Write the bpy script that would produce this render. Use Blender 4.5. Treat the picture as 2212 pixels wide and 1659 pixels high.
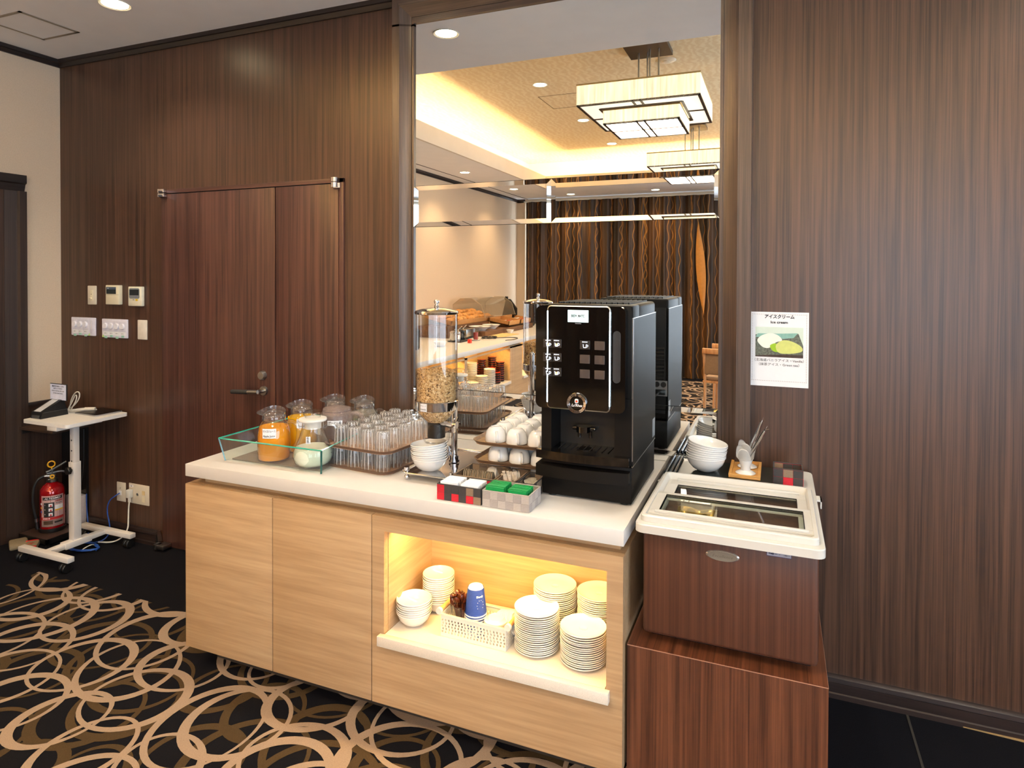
import bpy, bmesh, math, random
from mathutils import Vector, Matrix, noise
random.seed(7)
PI = math.pi
S = bpy.context.scene
COL = S.collection
for o in list(bpy.data.objects): bpy.data.objects.remove(o)

# ------------------------------------------------------------------ camera
YAW, PIT, ROL = 0.388128763, -0.0137120155, 0.00340419392
FPX, PPY = 1395.531, 618.681
fw = Vector((-math.sin(YAW)*math.cos(PIT), math.cos(YAW)*math.cos(PIT), math.sin(PIT)))
rt = Vector((math.cos(YAW), math.sin(YAW), 0)); up = rt.cross(fw)
rt, up = math.cos(ROL)*rt+math.sin(ROL)*up, -math.sin(ROL)*rt+math.cos(ROL)*up
cd = bpy.data.cameras.new('camera'); cam = bpy.data.objects.new('camera', cd); COL.objects.link(cam)
cd.sensor_width = 36; cd.lens = 36*FPX/2212; cd.shift_y = (PPY-829.5)/2212
cd.clip_start = 0.05; cd.clip_end = 60
cam.matrix_world = Matrix(((rt.x, up.x, -fw.x, 0), (rt.y, up.y, -fw.y, -2.75), (rt.z, up.z, -fw.z, 1.603), (0, 0, 0, 1)))
S.camera = cam
# ------------------------------------------------------------------ world, exposure, large lights
EXPO = 0.7
S.view_settings.view_transform = 'Standard'; S.view_settings.look = 'None'
S.view_settings.gamma = 1; S.view_settings.exposure = EXPO; S.view_settings.use_curve_mapping = False
W = bpy.data.worlds.new('sky'); S.world = W; W.use_nodes = True
W.node_tree.nodes['Background'].inputs[0].default_value = (0.74, 0.86, 1.0, 1)
W.node_tree.nodes['Background'].inputs[1].default_value = 5.0
cy = S.cycles
cy.max_bounces = 14; cy.diffuse_bounces = 4; cy.glossy_bounces = 6; cy.transmission_bounces = 8
cy.transparent_max_bounces = 110; cy.caustics_reflective = True; cy.caustics_refractive = False
cy.sample_clamp_indirect = 6; cy.blur_glossy = 0.6; cy.use_denoising = True

def area(name, loc, rot, sx, sy, power, color, portal=False, spread=PI):
    d = bpy.data.lights.new(name, 'AREA'); d.shape = 'RECTANGLE'; d.size = sx; d.size_y = sy
    d.energy = power; d.color = color; d.spread = spread
    o = bpy.data.objects.new(name, d); COL.objects.link(o); o.location = loc; o.rotation_euler = rot
    if portal: d.cycles.is_portal = True
    return o
WARM = (1.0, 0.70, 0.34)
# daylight enters by the far window (the sky itself; this is only its sampling portal)
area('window_portal', (2.1, -7.97, 1.5), (PI/2, 0, 0), 3.5, 2.4, 1, (1, 1, 1), portal=True)
area('added_window_portal', (4.27, -3.6, 1.5), (0, PI/2, 0), 2.4, 4.4, 1, (1, 1, 1), portal=True)  # portal of the unseen window added in the right wall for ceiling light
# cove strips hidden behind the ceiling lip, shining up
area('cove_strip_left', (-3.52, -4.0, 3.03), (PI, 0, 0), 0.08, 5.6, 200, WARM)
area('cove_strip_far', (-0.1, -6.9, 3.03), (PI, 0, 0), 6.2, 0.08, 200, WARM)

# ------------------------------------------------------------------ helpers
def lin(c):
    return tuple(((x/255)/12.92 if x/255 <= .04045 else ((x/255+.055)/1.055)**2.4) for x in c)
MATS = {}
def nodes_of(m):
    m.use_nodes = True; nt = m.node_tree; return nt, nt.nodes, nt.links, nt.nodes['Principled BSDF']
def pm(name, rgb, rough=.5, metal=0, var=.06, scale=40, bump=0, spec=.5, coat=0, alpha=1, sheen=0, emit=None, es=0, bscale=None):
    if name in MATS: return MATS[name]
    m = bpy.data.materials.new(name); nt, N, L, P = nodes_of(m)
    c = lin(rgb)
    tc = N.new('ShaderNodeTexCoord'); nz = N.new('ShaderNodeTexNoise'); nz.inputs['Scale'].default_value = scale; nz.inputs['Detail'].default_value = 4
    L.new(tc.outputs['Object'], nz.inputs['Vector'])
    cr = N.new('ShaderNodeValToRGB'); cr.color_ramp.elements[0].position = .3; cr.color_ramp.elements[1].position = .7
    cr.color_ramp.elements[0].color = (*[x*(1-var) for x in c], 1); cr.color_ramp.elements[1].color = (*[min(1, x*(1+var)) for x in c], 1)
    L.new(nz.outputs['Fac'], cr.inputs['Fac']); L.new(cr.outputs['Color'], P.inputs['Base Color'])
    P.inputs['Roughness'].default_value = rough; P.inputs['Metallic'].default_value = metal
    P.inputs['Specular IOR Level'].default_value = spec; P.inputs['Coat Weight'].default_value = coat; P.inputs['Coat Roughness'].default_value = .08
    P.inputs['Alpha'].default_value = alpha; P.inputs['Sheen Weight'].default_value = sheen
    if bump:
        b = N.new('ShaderNodeBump'); b.inputs['Strength'].default_value = bump; b.inputs['Distance'].default_value = .002
        n2 = N.new('ShaderNodeTexNoise'); n2.inputs['Scale'].default_value = bscale or scale*4; L.new(tc.outputs['Object'], n2.inputs['Vector'])
        L.new(n2.outputs['Fac'], b.inputs['Height']); L.new(b.outputs['Normal'], P.inputs['Normal'])
    if emit:
        P.inputs['Emission Color'].default_value = (*lin(emit), 1); P.inputs['Emission Strength'].default_value = es
    MATS[name] = m; return m
def wood(name, dark, light, axis='z', sc=55, along=1.1, rough=.42, spec=.5, contrast=(.34, .68), fine=.5, bump=.12):
    if name in MATS: return MATS[name]
    m = bpy.data.materials.new(name); nt, N, L, P = nodes_of(m)
    tc = N.new('ShaderNodeTexCoord'); mp = N.new('ShaderNodeMapping'); L.new(tc.outputs['Object'], mp.inputs['Vector'])
    s = [sc]*3; s['xyz'.index(axis)] = along; mp.inputs['Scale'].default_value = s
    n1 = N.new('ShaderNodeTexNoise'); n1.inputs['Scale'].default_value = 1; n1.inputs['Detail'].default_value = 6; n1.inputs['Roughness'].default_value = .62
    n1.inputs['Distortion'].default_value = .35; L.new(mp.outputs['Vector'], n1.inputs['Vector'])
    mp2 = N.new('ShaderNodeMapping'); L.new(tc.outputs['Object'], mp2.inputs['Vector']); s2 = [sc*5]*3; s2['xyz'.index(axis)] = along*3; mp2.inputs['Scale'].default_value = s2
    n2 = N.new('ShaderNodeTexNoise'); n2.inputs['Scale'].default_value = 1; n2.inputs['Detail'].default_value = 2; L.new(mp2.outputs['Vector'], n2.inputs['Vector'])
    mx = N.new('ShaderNodeMath'); mx.operation = 'MULTIPLY_ADD'; mx.inputs[1].default_value = fine; L.new(n2.outputs['Fac'], mx.inputs[0])
    sb = N.new('ShaderNodeMath'); sb.operation = 'ADD'; sb.inputs[1].default_value = -.5*fine; L.new(n1.outputs['Fac'], sb.inputs[0]); L.new(sb.outputs[0], mx.inputs[2])
    cr = N.new('ShaderNodeValToRGB'); e = cr.color_ramp.elements; e[0].position, e[1].position = contrast
    e[0].color = (*lin(dark), 1); e[1].color = (*lin(light), 1)
    L.new(mx.outputs[0], cr.inputs['Fac']); L.new(cr.outputs['Color'], P.inputs['Base Color'])
    P.inputs['Roughness'].default_value = rough; P.inputs['Specular IOR Level'].default_value = spec
    b = N.new('ShaderNodeBump'); b.inputs['Strength'].default_value = bump; b.inputs['Distance'].default_value = .001
    L.new(n2.outputs['Fac'], b.inputs['Height']); L.new(b.outputs['Normal'], P.inputs['Normal'])
    MATS[name] = m; return m
def thin_glass(name, tint=(.97, .985, .98), refl=1.0, edge=None, ior=1.5, smoke=0, body=0, rough=0.0, bcol=(1, 1, 1)):
    """clear sheet: transparent mixed with a mirror reflection by Fresnel, edges seen at a glance get darker"""
    if name in MATS: return MATS[name]
    m = bpy.data.materials.new(name); m.use_nodes = True; nt = m.node_tree; N = nt.nodes; L = nt.links
    N.remove(N['Principled BSDF']); out = N['Material Output']
    tr = N.new('ShaderNodeBsdfTransparent'); gl = N.new('ShaderNodeBsdfGlossy'); gl.inputs['Roughness'].default_value = rough
    tr.inputs['Color'].default_value = (*tint, 1)
    if edge:
        lw = N.new('ShaderNodeLayerWeight'); lw.inputs['Blend'].default_value = .35
        cr = N.new('ShaderNodeValToRGB'); cr.color_ramp.elements[0].color = (*tint, 1); cr.color_ramp.elements[1].color = (*edge, 1)
        cr.color_ramp.elements[0].position = .25; cr.color_ramp.elements[1].position = .95
        L.new(lw.outputs['Facing'], cr.inputs['Fac']); L.new(cr.outputs['Color'], tr.inputs['Color'])
    fr = N.new('ShaderNodeFresnel'); geo = N.new('ShaderNodeNewGeometry'); mrg = N.new('ShaderNodeMapRange'); mrg.inputs[3].default_value = ior; mrg.inputs[4].default_value = 1/ior
    L.new(geo.outputs['Backfacing'], mrg.inputs[0]); L.new(mrg.outputs[0], fr.inputs['IOR'])
    mu = N.new('ShaderNodeMath'); mu.operation = 'MULTIPLY'; mu.inputs[1].default_value = refl; mu.use_clamp = True; L.new(fr.outputs[0], mu.inputs[0])
    mix = N.new('ShaderNodeMixShader'); L.new(mu.outputs[0], mix.inputs[0]); L.new(tr.outputs[0], mix.inputs[1]); L.new(gl.outputs[0], mix.inputs[2])
    last = mix
    if body:
        df = N.new('ShaderNodeBsdfDiffuse'); df.inputs['Color'].default_value = (*bcol, 1)
        m2 = N.new('ShaderNodeMixShader'); m2.inputs[0].default_value = body; L.new(mix.outputs[0], m2.inputs[1]); L.new(df.outputs[0], m2.inputs[2]); last = m2
    L.new(last.outputs[0], out.inputs['Surface']); MATS[name] = m; return m
def emis(name, rgb, s, pattern=None):
    if name in MATS: return MATS[name]
    m = bpy.data.materials.new(name); nt, N, L, P = nodes_of(m)
    P.inputs['Base Color'].default_value = (*lin(rgb), 1); P.inputs['Emission Color'].default_value = (*lin(rgb), 1); P.inputs['Emission Strength'].default_value = s
    if pattern:
        tc = N.new('ShaderNodeTexCoord'); mp = N.new('ShaderNodeMapping'); mp.inputs['Scale'].default_value = pattern; nz = N.new('ShaderNodeTexNoise'); nz.inputs['Scale'].default_value = 1
        L.new(tc.outputs['Object'], mp.inputs['Vector']); L.new(mp.outputs['Vector'], nz.inputs['Vector'])
        mr = N.new('ShaderNodeMapRange'); mr.inputs[1].default_value = .3; mr.inputs[2].default_value = .7; mr.inputs[3].default_value = s*.7; mr.inputs[4].default_value = s*1.25
        L.new(nz.outputs['Fac'], mr.inputs[0]); L.new(mr.outputs[0], P.inputs['Emission Strength'])
    MATS[name] = m; return m

WORLD = {}
def wm(o):
    M = Matrix.Identity(4)
    while o is not None:
        M = o.matrix_basis @ M; o = o.parent
    return M
class MB:
    def __init__(s): s.bm = bmesh.new(); s.mi = 0
    def _face(s, vs):
        try:
            f = s.bm.faces.new(vs); f.material_index = s.mi; return f
        except ValueError: return None
    def box(s, x0, x1, y0, y1, z0, z1, bev=0, M=None, seg=2):
        if x0 > x1: x0, x1 = x1, x0
        if y0 > y1: y0, y1 = y1, y0
        if z0 > z1: z0, z1 = z1, z0
        P = [Vector(p) for p in ((x0, y0, z0), (x1, y0, z0), (x1, y1, z0), (x0, y1, z0), (x0, y0, z1), (x1, y0, z1), (x1, y1, z1), (x0, y1, z1))]
        if M is not None: P = [M @ p for p in P]
        v = [s.bm.verts.new(p) for p in P]
        fs = [s._face([v[i] for i in q]) for q in ((3, 2, 1, 0), (4, 5, 6, 7), (0, 1, 5, 4), (1, 2, 6, 5), (2, 3, 7, 6), (3, 0, 4, 7))]
        if bev:
            es = set(e for f in fs for e in f.edges)
            bmesh.ops.bevel(s.bm, geom=list(es), offset=bev, segments=seg, affect='EDGES', profile=.5)
        return s
    def prism(s, poly, a, b, plane='xy', M=None):
        def mk(p, t):
            q = {'xy': (p[0], p[1], t), 'xz': (p[0], t, p[1]), 'yz': (t, p[0], p[1])}[plane]
            q = Vector(q); return M @ q if M is not None else q
        A = [s.bm.verts.new(mk(p, a)) for p in poly]; Bv = [s.bm.verts.new(mk(p, b)) for p in poly]
        s._face(A[::-1]); s._face(Bv); n = len(poly)
        for i in range(n): s._face([A[i], A[(i+1) % n], Bv[(i+1) % n], Bv[i]])
        return s
    def lathe(s, prof, c=(0, 0, 0), seg=24, M=None, close=False, a0=0, a1=2*PI, wob=None):
        c = Vector(c); full = abs(a1-a0-2*PI) < 1e-6; n = seg if full else seg+1; R = []
        for (r, z) in prof:
            if r < 1e-6:
                p = Vector((0, 0, z)); R.append([s.bm.verts.new((M @ p if M is not None else p)+c)]); continue
            row = []
            for k in range(n):
                a = a0+(a1-a0)*k/seg; rr = r*(wob(a, z) if wob else 1)
                p = Vector((rr*math.cos(a), rr*math.sin(a), z)); row.append(s.bm.verts.new((M @ p if M is not None else p)+c))
            R.append(row)
        for i in range(len(R)-1):
            a, b = R[i], R[i+1]
            for k in range(seg):
                k2 = (k+1) % n if full else k+1
                if len(a) == 1 and len(b) == 1: break
                if len(a) == 1: s._face([a[0], b[k2], b[k]])
                elif len(b) == 1: s._face([a[k], a[k2], b[0]])
                else: s._face([a[k], a[k2], b[k2], b[k]])
        return s
    def cyl(s, c, r, z0, z1, seg=20, M=None, r2=None):
        r2 = r if r2 is None else r2
        return s.lathe([(0, z0), (r, z0), (r2, z1), (0, z1)], c, seg, M)
    def rod(s, p, q, r, seg=10, r2=None):
        p, q = Vector(p), Vector(q); d = q-p; M = d.to_track_quat('Z', 'Y').to_matrix().to_4x4()
        return s.lathe([(0, 0), (r, 0), (r if r2 is None else r2, d.length), (0, d.length)], p, seg, M)
    def sphere(s, c, r, seg=14, sz=1):
        return s.lathe([(0 if i in (0, 8) else r*math.sin(PI*i/8), -r*sz*math.cos(PI*i/8)) for i in range(9)], c, seg)
    def tube(s, pts, r, seg=8, closed=False, smooth=2):
        P = [Vector(p) for p in pts]
        for _ in range(smooth):
            Q = []; n = len(P)
            for i in range(n if closed else n-1):
                a, b = P[i], P[(i+1) % n]; Q += [a*.75+b*.25, a*.25+b*.75]
            if not closed: Q = [P[0]]+Q+[P[-1]]
            P = Q
        n = len(P); rows = []; up_ = Vector((0, 0, 1)); prev = None
        for i in range(n):
            t = (P[(i+1) % n]-P[i-1]) if closed else (P[min(i+1, n-1)]-P[max(i-1, 0)])
            if t.length < 1e-9: t = Vector((0, 0, 1))
            t.normalize()
            if prev is None:
                prev = t.orthogonal().normalized()
            u = prev-t*prev.dot(t)
            u = u.normalized() if u.length > 1e-6 else t.orthogonal().normalized()
            prev = u; w = t.cross(u)
            rr = r(i/(n-1)) if callable(r) else r
            rows.append([s.bm.verts.new(P[i]+(u*math.cos(2*PI*k/seg)+w*math.sin(2*PI*k/seg))*rr) for k in range(seg)])
        for i in range(n if closed else n-1):
            a, b = rows[i], rows[(i+1) % n]
            for k in range(seg): s._face([a[k], a[(k+1) % seg], b[(k+1) % seg], b[k]])
        if not closed: s._face(rows[0][::-1]); s._face(rows[-1])
        return s
    def quad(s, *pts):
        s._face([s.bm.verts.new(p) for p in pts]); return s
    def grid(s, f, nu, nv):
        V = [[s.bm.verts.new(f(i/nu, j/nv)) for j in range(nv+1)] for i in range(nu+1)]
        for i in range(nu):
            for j in range(nv): s._face([V[i][j], V[i+1][j], V[i+1][j+1], V[i][j+1]])
        return s
    def rrect(s, w, d, r, z0, z1, c=(0, 0), n=5, inset=0, seg=None):
        """rounded-rectangle prism"""
        return s.prism(rr_poly(w, d, r, c, n), z0, z1)
    def out(s, name, mat, parent=None, world=True, smooth=True, ang=.6, solid=0):
        bm = s.bm
        if solid:
            bmesh.ops.solidify(bm, geom=list(bm.faces), thickness=solid)
        bmesh.ops.recalc_face_normals(bm, faces=list(bm.faces))
        if parent is not None and world: bmesh.ops.transform(bm, matrix=wm(parent).inverted(), verts=bm.verts)
        if smooth:
            for f in bm.faces: f.smooth = True
            for e in bm.edges:
                if len(e.link_faces) == 2 and e.calc_face_angle(0) > ang: e.smooth = False
        me = bpy.data.meshes.new(name); bm.to_mesh(me); bm.free()
        for mm in (mat if isinstance(mat, (list, tuple)) else [mat]): me.materials.append(mm)
        o = bpy.data.objects.new(name, me); COL.objects.link(o)
        if parent is not None: o.parent = parent
        return o
def rr_poly(w, d, r, c=(0, 0), n=5):
    pts = []
    for (sx, sy, a) in ((1, 1, 0), (-1, 1, PI/2), (-1, -1, PI), (1, -1, 1.5*PI)):
        for k in range(n+1):
            t = a+PI/2*k/n; pts.append((c[0]+sx*(w/2-r)+r*math.cos(t), c[1]+sy*(d/2-r)+r*math.sin(t)))
    return pts
def E_(name, label, cat, loc=(0, 0, 0), rz=0, group=None):
    o = bpy.data.objects.new(name, None); COL.objects.link(o); o.empty_display_size = .05
    o.location = loc; o.rotation_euler = (0, 0, rz); return tag(o, label, cat, group)
def tag(o, label=None, cat=None, group=None, kind=None):
    if label: o['label'] = label
    if cat: o['category'] = cat
    if group: o['group'] = group
    if kind: o['kind'] = kind
    return o
def st(o, label=None): return tag(o, label, None, None, 'structure')
def dup(root, loc=None, rz=None, label=None, group=None, rot=None):
    r = root.copy(); COL.objects.link(r)
    if loc is not None: r.location = loc
    if rz is not None: r.rotation_euler = (0, 0, rz)
    if rot is not None: r.rotation_euler = rot
    if label: r['label'] = label
    if group: r['group'] = group
    for ch in list(root.children):
        c = ch.copy(); COL.objects.link(c); c.parent = r
        for g in list(ch.children):
            d = g.copy(); COL.objects.link(d); d.parent = c
    return r
ORD = ['first', 'second', 'third', 'fourth', 'fifth', 'sixth', 'seventh', 'eighth', 'ninth', 'tenth', 'eleventh', 'twelfth', 'thirteenth',
       'fourteenth', 'fifteenth', 'sixteenth', 'seventeenth', 'eighteenth', 'nineteenth', 'twentieth', 'twenty-first', 'twenty-second',
       'twenty-third', 'twenty-fourth', 'twenty-fifth', 'twenty-sixth', 'twenty-seventh', 'twenty-eighth', 'twenty-ninth', 'thirtieth']
def text_bm(body, size, align='CENTER', bold=0, ext=.0003, shear=0):
    cu = bpy.data.curves.new('t', 'FONT'); cu.body = body; cu.size = size; cu.align_x = align; cu.align_y = 'CENTER'
    cu.extrude = ext; cu.offset = bold; cu.shear = shear; cu.resolution_u = 3
    o = bpy.data.objects.new('t', cu); COL.objects.link(o)
    dg = bpy.context.evaluated_depsgraph_get(); dg.update()
    me = bpy.data.meshes.new_from_object(o.evaluated_get(dg)); bpy.data.objects.remove(o)
    bm = bmesh.new(); bm.from_mesh(me); bpy.data.meshes.remove(me); bpy.data.curves.remove(cu)
    return bm
def text(name, body, size, parent, M, mat, align='CENTER', bold=0, bend=None, fitw=None, world=True, shear=0, squash=1):
    """lettering laid in the local xy plane of M (x right, y up, z out of the surface)"""
    mb = MB(); mb.bm.free(); mb.bm = text_bm(body, size, align, bold, shear=shear)
    bm = mb.bm
    if fitw and len(bm.verts):
        xs = [v.co.x for v in bm.verts]; w = max(xs)-min(xs)
        if w > 1e-6: bmesh.ops.scale(bm, vec=(fitw/w, 1, 1), verts=bm.verts)
    if squash != 1: bmesh.ops.scale(bm, vec=(1, squash, 1), verts=bm.verts)
    if bend:
        for v in bm.verts:
            a = v.co.x/bend; rr = bend+v.co.z; v.co.x, v.co.z = rr*math.sin(a), rr*math.cos(a)-bend
    bmesh.ops.transform(bm, matrix=M, verts=bm.verts)
    return mb.out(name, mat, parent, world=world, smooth=False)
def frame_y(x, y, z):     # surface facing -y (towards the camera side): x right, z up
    return Matrix(((1, 0, 0, x), (0, 0, -1, y), (0, 1, 0, z), (0, 0, 0, 1)))
def face_to(x, y, z, ang): # vertical surface whose normal points at angle ang in plan
    n = Vector((math.cos(ang), math.sin(ang), 0)); r = Vector((-math.sin(ang), math.cos(ang), 0))
    return Matrix(((r.x, 0, n.x, x), (r.y, 0, n.y, y), (0, 1, 0, z), (0, 0, 0, 1)))
def curved_label(name, parent, c, r, ang, z, w, h, mat, world=True, t=.0006):
    """paper patch bent round a cylinder"""
    mb = MB(); n = 8; da = w/r
    for s_ in (0,):
        mb.grid(lambda u, v: Vector((c[0]+(r+t)*math.cos(ang-da/2+da*u), c[1]+(r+t)*math.sin(ang-da/2+da*u), z-h/2+h*v)), n, 1)
    return mb.out(name, mat, parent, world=world, smooth=True)
CAMV = Vector((0, -2.75))
def toward(x, y):
    return math.atan2(CAMV.y-y, CAMV.x-x)
# ------------------------------------------------------------------ materials
DW = wood('dark_wall_wood', (50, 33, 24), (90, 63, 48), 'z', 60, .8, rough=.36, spec=.55)
DWL = wood('dark_wainscot', (40, 27, 20), (66, 47, 37), 'z', 48, .8, rough=.45)
DOORW = wood('door_wood', (54, 31, 27), (92, 60, 51), 'z', 50, .8, rough=.38, spec=.5)
FRW = wood('frame_wood', (62, 47, 39), (86, 68, 57), 'z', 60, 1.2, rough=.34, spec=.6, fine=.8)
FRWX = wood('frame_wood_x', (62, 47, 39), (86, 68, 57), 'x', 60, 1.2, rough=.34, spec=.6, fine=.8)
CORN = wood('cornice_wood', (26, 19, 16), (44, 33, 29), 'x', 60, 1, rough=.4)
CORNY = wood('cornice_wood_y', (26, 19, 16), (44, 33, 29), 'y', 60, 1, rough=.4)
BASEB = wood('baseboard_wood', (34, 25, 23), (54, 42, 39), 'x', 60, 1, rough=.35)
BASEBY = wood('baseboard_wood_y', (34, 25, 23), (54, 42, 39), 'y', 60, 1, rough=.35)
OAK = wood('pale_oak', (164, 133, 99), (190, 160, 123), 'x', 26, 1.6, rough=.45, fine=.55, contrast=(.25, .75))
OAKY = wood('pale_oak_y', (164, 133, 99), (190, 160, 123), 'y', 26, 1.6, rough=.45, fine=.55, contrast=(.25, .75))
WAL = wood('walnut_plinth', (64, 37, 26), (106, 66, 47), 'z', 46, .9, rough=.38, contrast=(.36, .7))
WALT = wood('walnut_plinth_top', (72, 40, 27), (122, 74, 51), 'y', 46, .9, rough=.38, contrast=(.36, .7))
FRZW = wood('freezer_wood', (62, 36, 27), (92, 58, 44), 'z', 60, .5, rough=.42, contrast=(.3, .75))
WHITE = pm('white_plaster', (236, 236, 238), .85, var=.02, scale=6)
SOFT = pm('soffit_plaster', (214, 208, 198), .85, var=.02, scale=6)
WPAPER = pm('cream_wallpaper', (208, 186, 160), .8, var=.05, scale=180, bump=.25, bscale=320)
BLACKC = pm('black_carpet', (15, 15, 21), 1, var=.5, scale=420, bump=.7, bscale=900, spec=.12)
TANC = pm('tan_carpet', (154, 134, 116), 1, var=.16, scale=500, bump=.8, bscale=900, spec=.1)
BRNC = pm('brown_carpet', (72, 58, 40), 1, var=.2, scale=500, bump=.8, bscale=900, spec=.1)
STONE = pm('white_solid_surface', (212, 208, 203), .32, var=.012, scale=30, spec=.45)
SPECK = pm('speckled_stone', (226, 216, 202), .35, var=.10, scale=420)
CER = pm('white_ceramic', (228, 226, 222), .16, var=.01, spec=.6, coat=.4)
CHROME = pm('chrome', (225, 225, 228), .07, 1, var=.01)
STEEL = pm('brushed_steel', (178, 176, 172), .28, 1, var=.06, scale=80)
BLK = pm('black_plastic', (17, 16, 16), .42, var=.1)
BLKG = pm('black_gloss', (8, 8, 8), .06, var=.02, spec=.6, coat=.6)
BLKM = pm('black_satin_metal', (15, 13, 12), .5, 0, var=.06, scale=300, spec=.14)
WPL = pm('white_plastic', (222, 219, 210), .35, var=.012, spec=.45)
CREAMP = pm('cream_plastic', (224, 214, 184), .4, var=.02)
IVORY = pm('ivory_plate', (216, 206, 186), .4, var=.02)
PAPER = pm('white_paper', (234, 234, 236), .7, var=.012)
INK = pm('black_ink', (22, 20, 20), .7, var=.02)
GREYINK = pm('grey_ink', (110, 108, 108), .7, var=.02)
DARKGAP = pm('dark_gap', (9, 6, 5), .9)
GLASS = thin_glass('clear_glass', (.985, .988, .985), 1.6, edge=(.42, .43, .42), body=.012)
GLASSE = pm('green_glass_edge', (38, 150, 132), .12, var=.12, scale=30, spec=.8)
TUBG = thin_glass('tub_glass', (.88, .94, .91), 1.5, body=.03)
WINDG = thin_glass('window_glass', (.98, .99, .99), .8)
MIR = bpy.data.materials.new('mirror'); _nt, _N, _L, _P = nodes_of(MIR)
_P.inputs['Base Color'].default_value = (.89, .89, .87, 1); _P.inputs['Metallic'].default_value = 1; _P.inputs['Roughness'].default_value = 0
def gold_paper():
    m = bpy.data.materials.new('gold_ceiling_paper'); nt, N, L, P = nodes_of(m)
    tc = N.new('ShaderNodeTexCoord'); nz = N.new('ShaderNodeTexNoise'); nz.inputs['Scale'].default_value = 4; nz.inputs['Detail'].default_value = 3; nz.inputs['Distortion'].default_value = 3
    L.new(tc.outputs['Object'], nz.inputs['Vector'])
    w = N.new('ShaderNodeTexWave'); w.inputs['Scale'].default_value = 5; w.inputs['Distortion'].default_value = 9; w.inputs['Detail'].default_value = 3; w.inputs['Detail Scale'].default_value = 2
    L.new(tc.outputs['Object'], w.inputs['Vector'])
    mu = N.new('ShaderNodeMath'); mu.operation = 'MULTIPLY'; L.new(nz.outputs['Fac'], mu.inputs[0]); L.new(w.outputs['Fac'], mu.inputs[1])
    cr = N.new('ShaderNodeValToRGB'); cr.color_ramp.elements[0].color = (*lin((232, 210, 168)), 1); cr.color_ramp.elements[1].color = (*lin((242, 226, 190)), 1)
    cr.color_ramp.elements[0].position = .1; cr.color_ramp.elements[1].position = .5
    L.new(mu.outputs[0], cr.inputs['Fac']); L.new(cr.outputs['Color'], P.inputs['Base Color']); P.inputs['Roughness'].default_value = .6
    b = N.new('ShaderNodeBump'); b.inputs['Strength'].default_value = .15; b.inputs['Distance'].default_value = .005; L.new(mu.outputs[0], b.inputs['Height']); L.new(b.outputs['Normal'], P.inputs['Normal'])
    return m
GOLD = gold_paper()
def curtain_mat():
    m = bpy.data.materials.new('curtain_fabric'); nt, N, L, P = nodes_of(m)
    tc = N.new('ShaderNodeTexCoord'); mp = N.new('ShaderNodeMapping'); mp.inputs['Scale'].default_value = (9, .01, .7); L.new(tc.outputs['Object'], mp.inputs['Vector'])
    nz = N.new('ShaderNodeTexNoise'); nz.inputs['Scale'].default_value = 1; nz.inputs['Detail'].default_value = 3; L.new(mp.outputs['Vector'], nz.inputs['Vector'])
    cr = N.new('ShaderNodeValToRGB'); cr.color_ramp.elements[0].color = (*lin((30, 19, 10)), 1); cr.color_ramp.elements[1].color = (*lin((74, 46, 18)), 1)
    cr.color_ramp.elements[0].position = .35; cr.color_ramp.elements[1].position = .68; L.new(nz.outputs['Fac'], cr.inputs['Fac'])
    # thin wavy golden lines
    sp = N.new('ShaderNodeSeparateXYZ'); L.new(tc.outputs['Object'], sp.inputs[0])
    def M_(op, a, b=None, c=None):
        n = N.new('ShaderNodeMath'); n.operation = op
        for i, v in enumerate((a, b, c)):
            if v is None: continue
            if isinstance(v, (int, float)): n.inputs[i].default_value = v
            else: L.new(v, n.inputs[i])
        return n.outputs[0]
    tot = None
    for per, ph, amp, fr, wd in ((.185, 0, .013, 21, .06), (.26, .11, .010, 15, .045), (.41, .3, .016, 26, .03)):
        wob = M_('MULTIPLY', M_('SINE', M_('MULTIPLY_ADD', sp.outputs['Z'], fr, M_('MULTIPLY', sp.outputs['X'], 7))), amp)
        u = M_('DIVIDE', M_('ADD', M_('ADD', sp.outputs['X'], wob), ph+40), per)
        d = M_('ABSOLUTE', M_('SUBTRACT', M_('FRACT', u), .5))
        l = M_('LESS_THAN', d, wd/2*1.0)
        tot = l if tot is None else M_('MAXIMUM', tot, l)
    mix = N.new('ShaderNodeMix'); mix.data_type = 'RGBA'; L.new(M_('MULTIPLY', tot, .75), mix.inputs[0]); L.new(cr.outputs['Color'], mix.inputs[6]); mix.inputs[7].default_value = (*lin((150, 102, 40)), 1)
    L.new(mix.outputs[2], P.inputs['Base Color']); P.inputs['Roughness'].default_value = .55; return m
CURT = curtain_mat()

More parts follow.
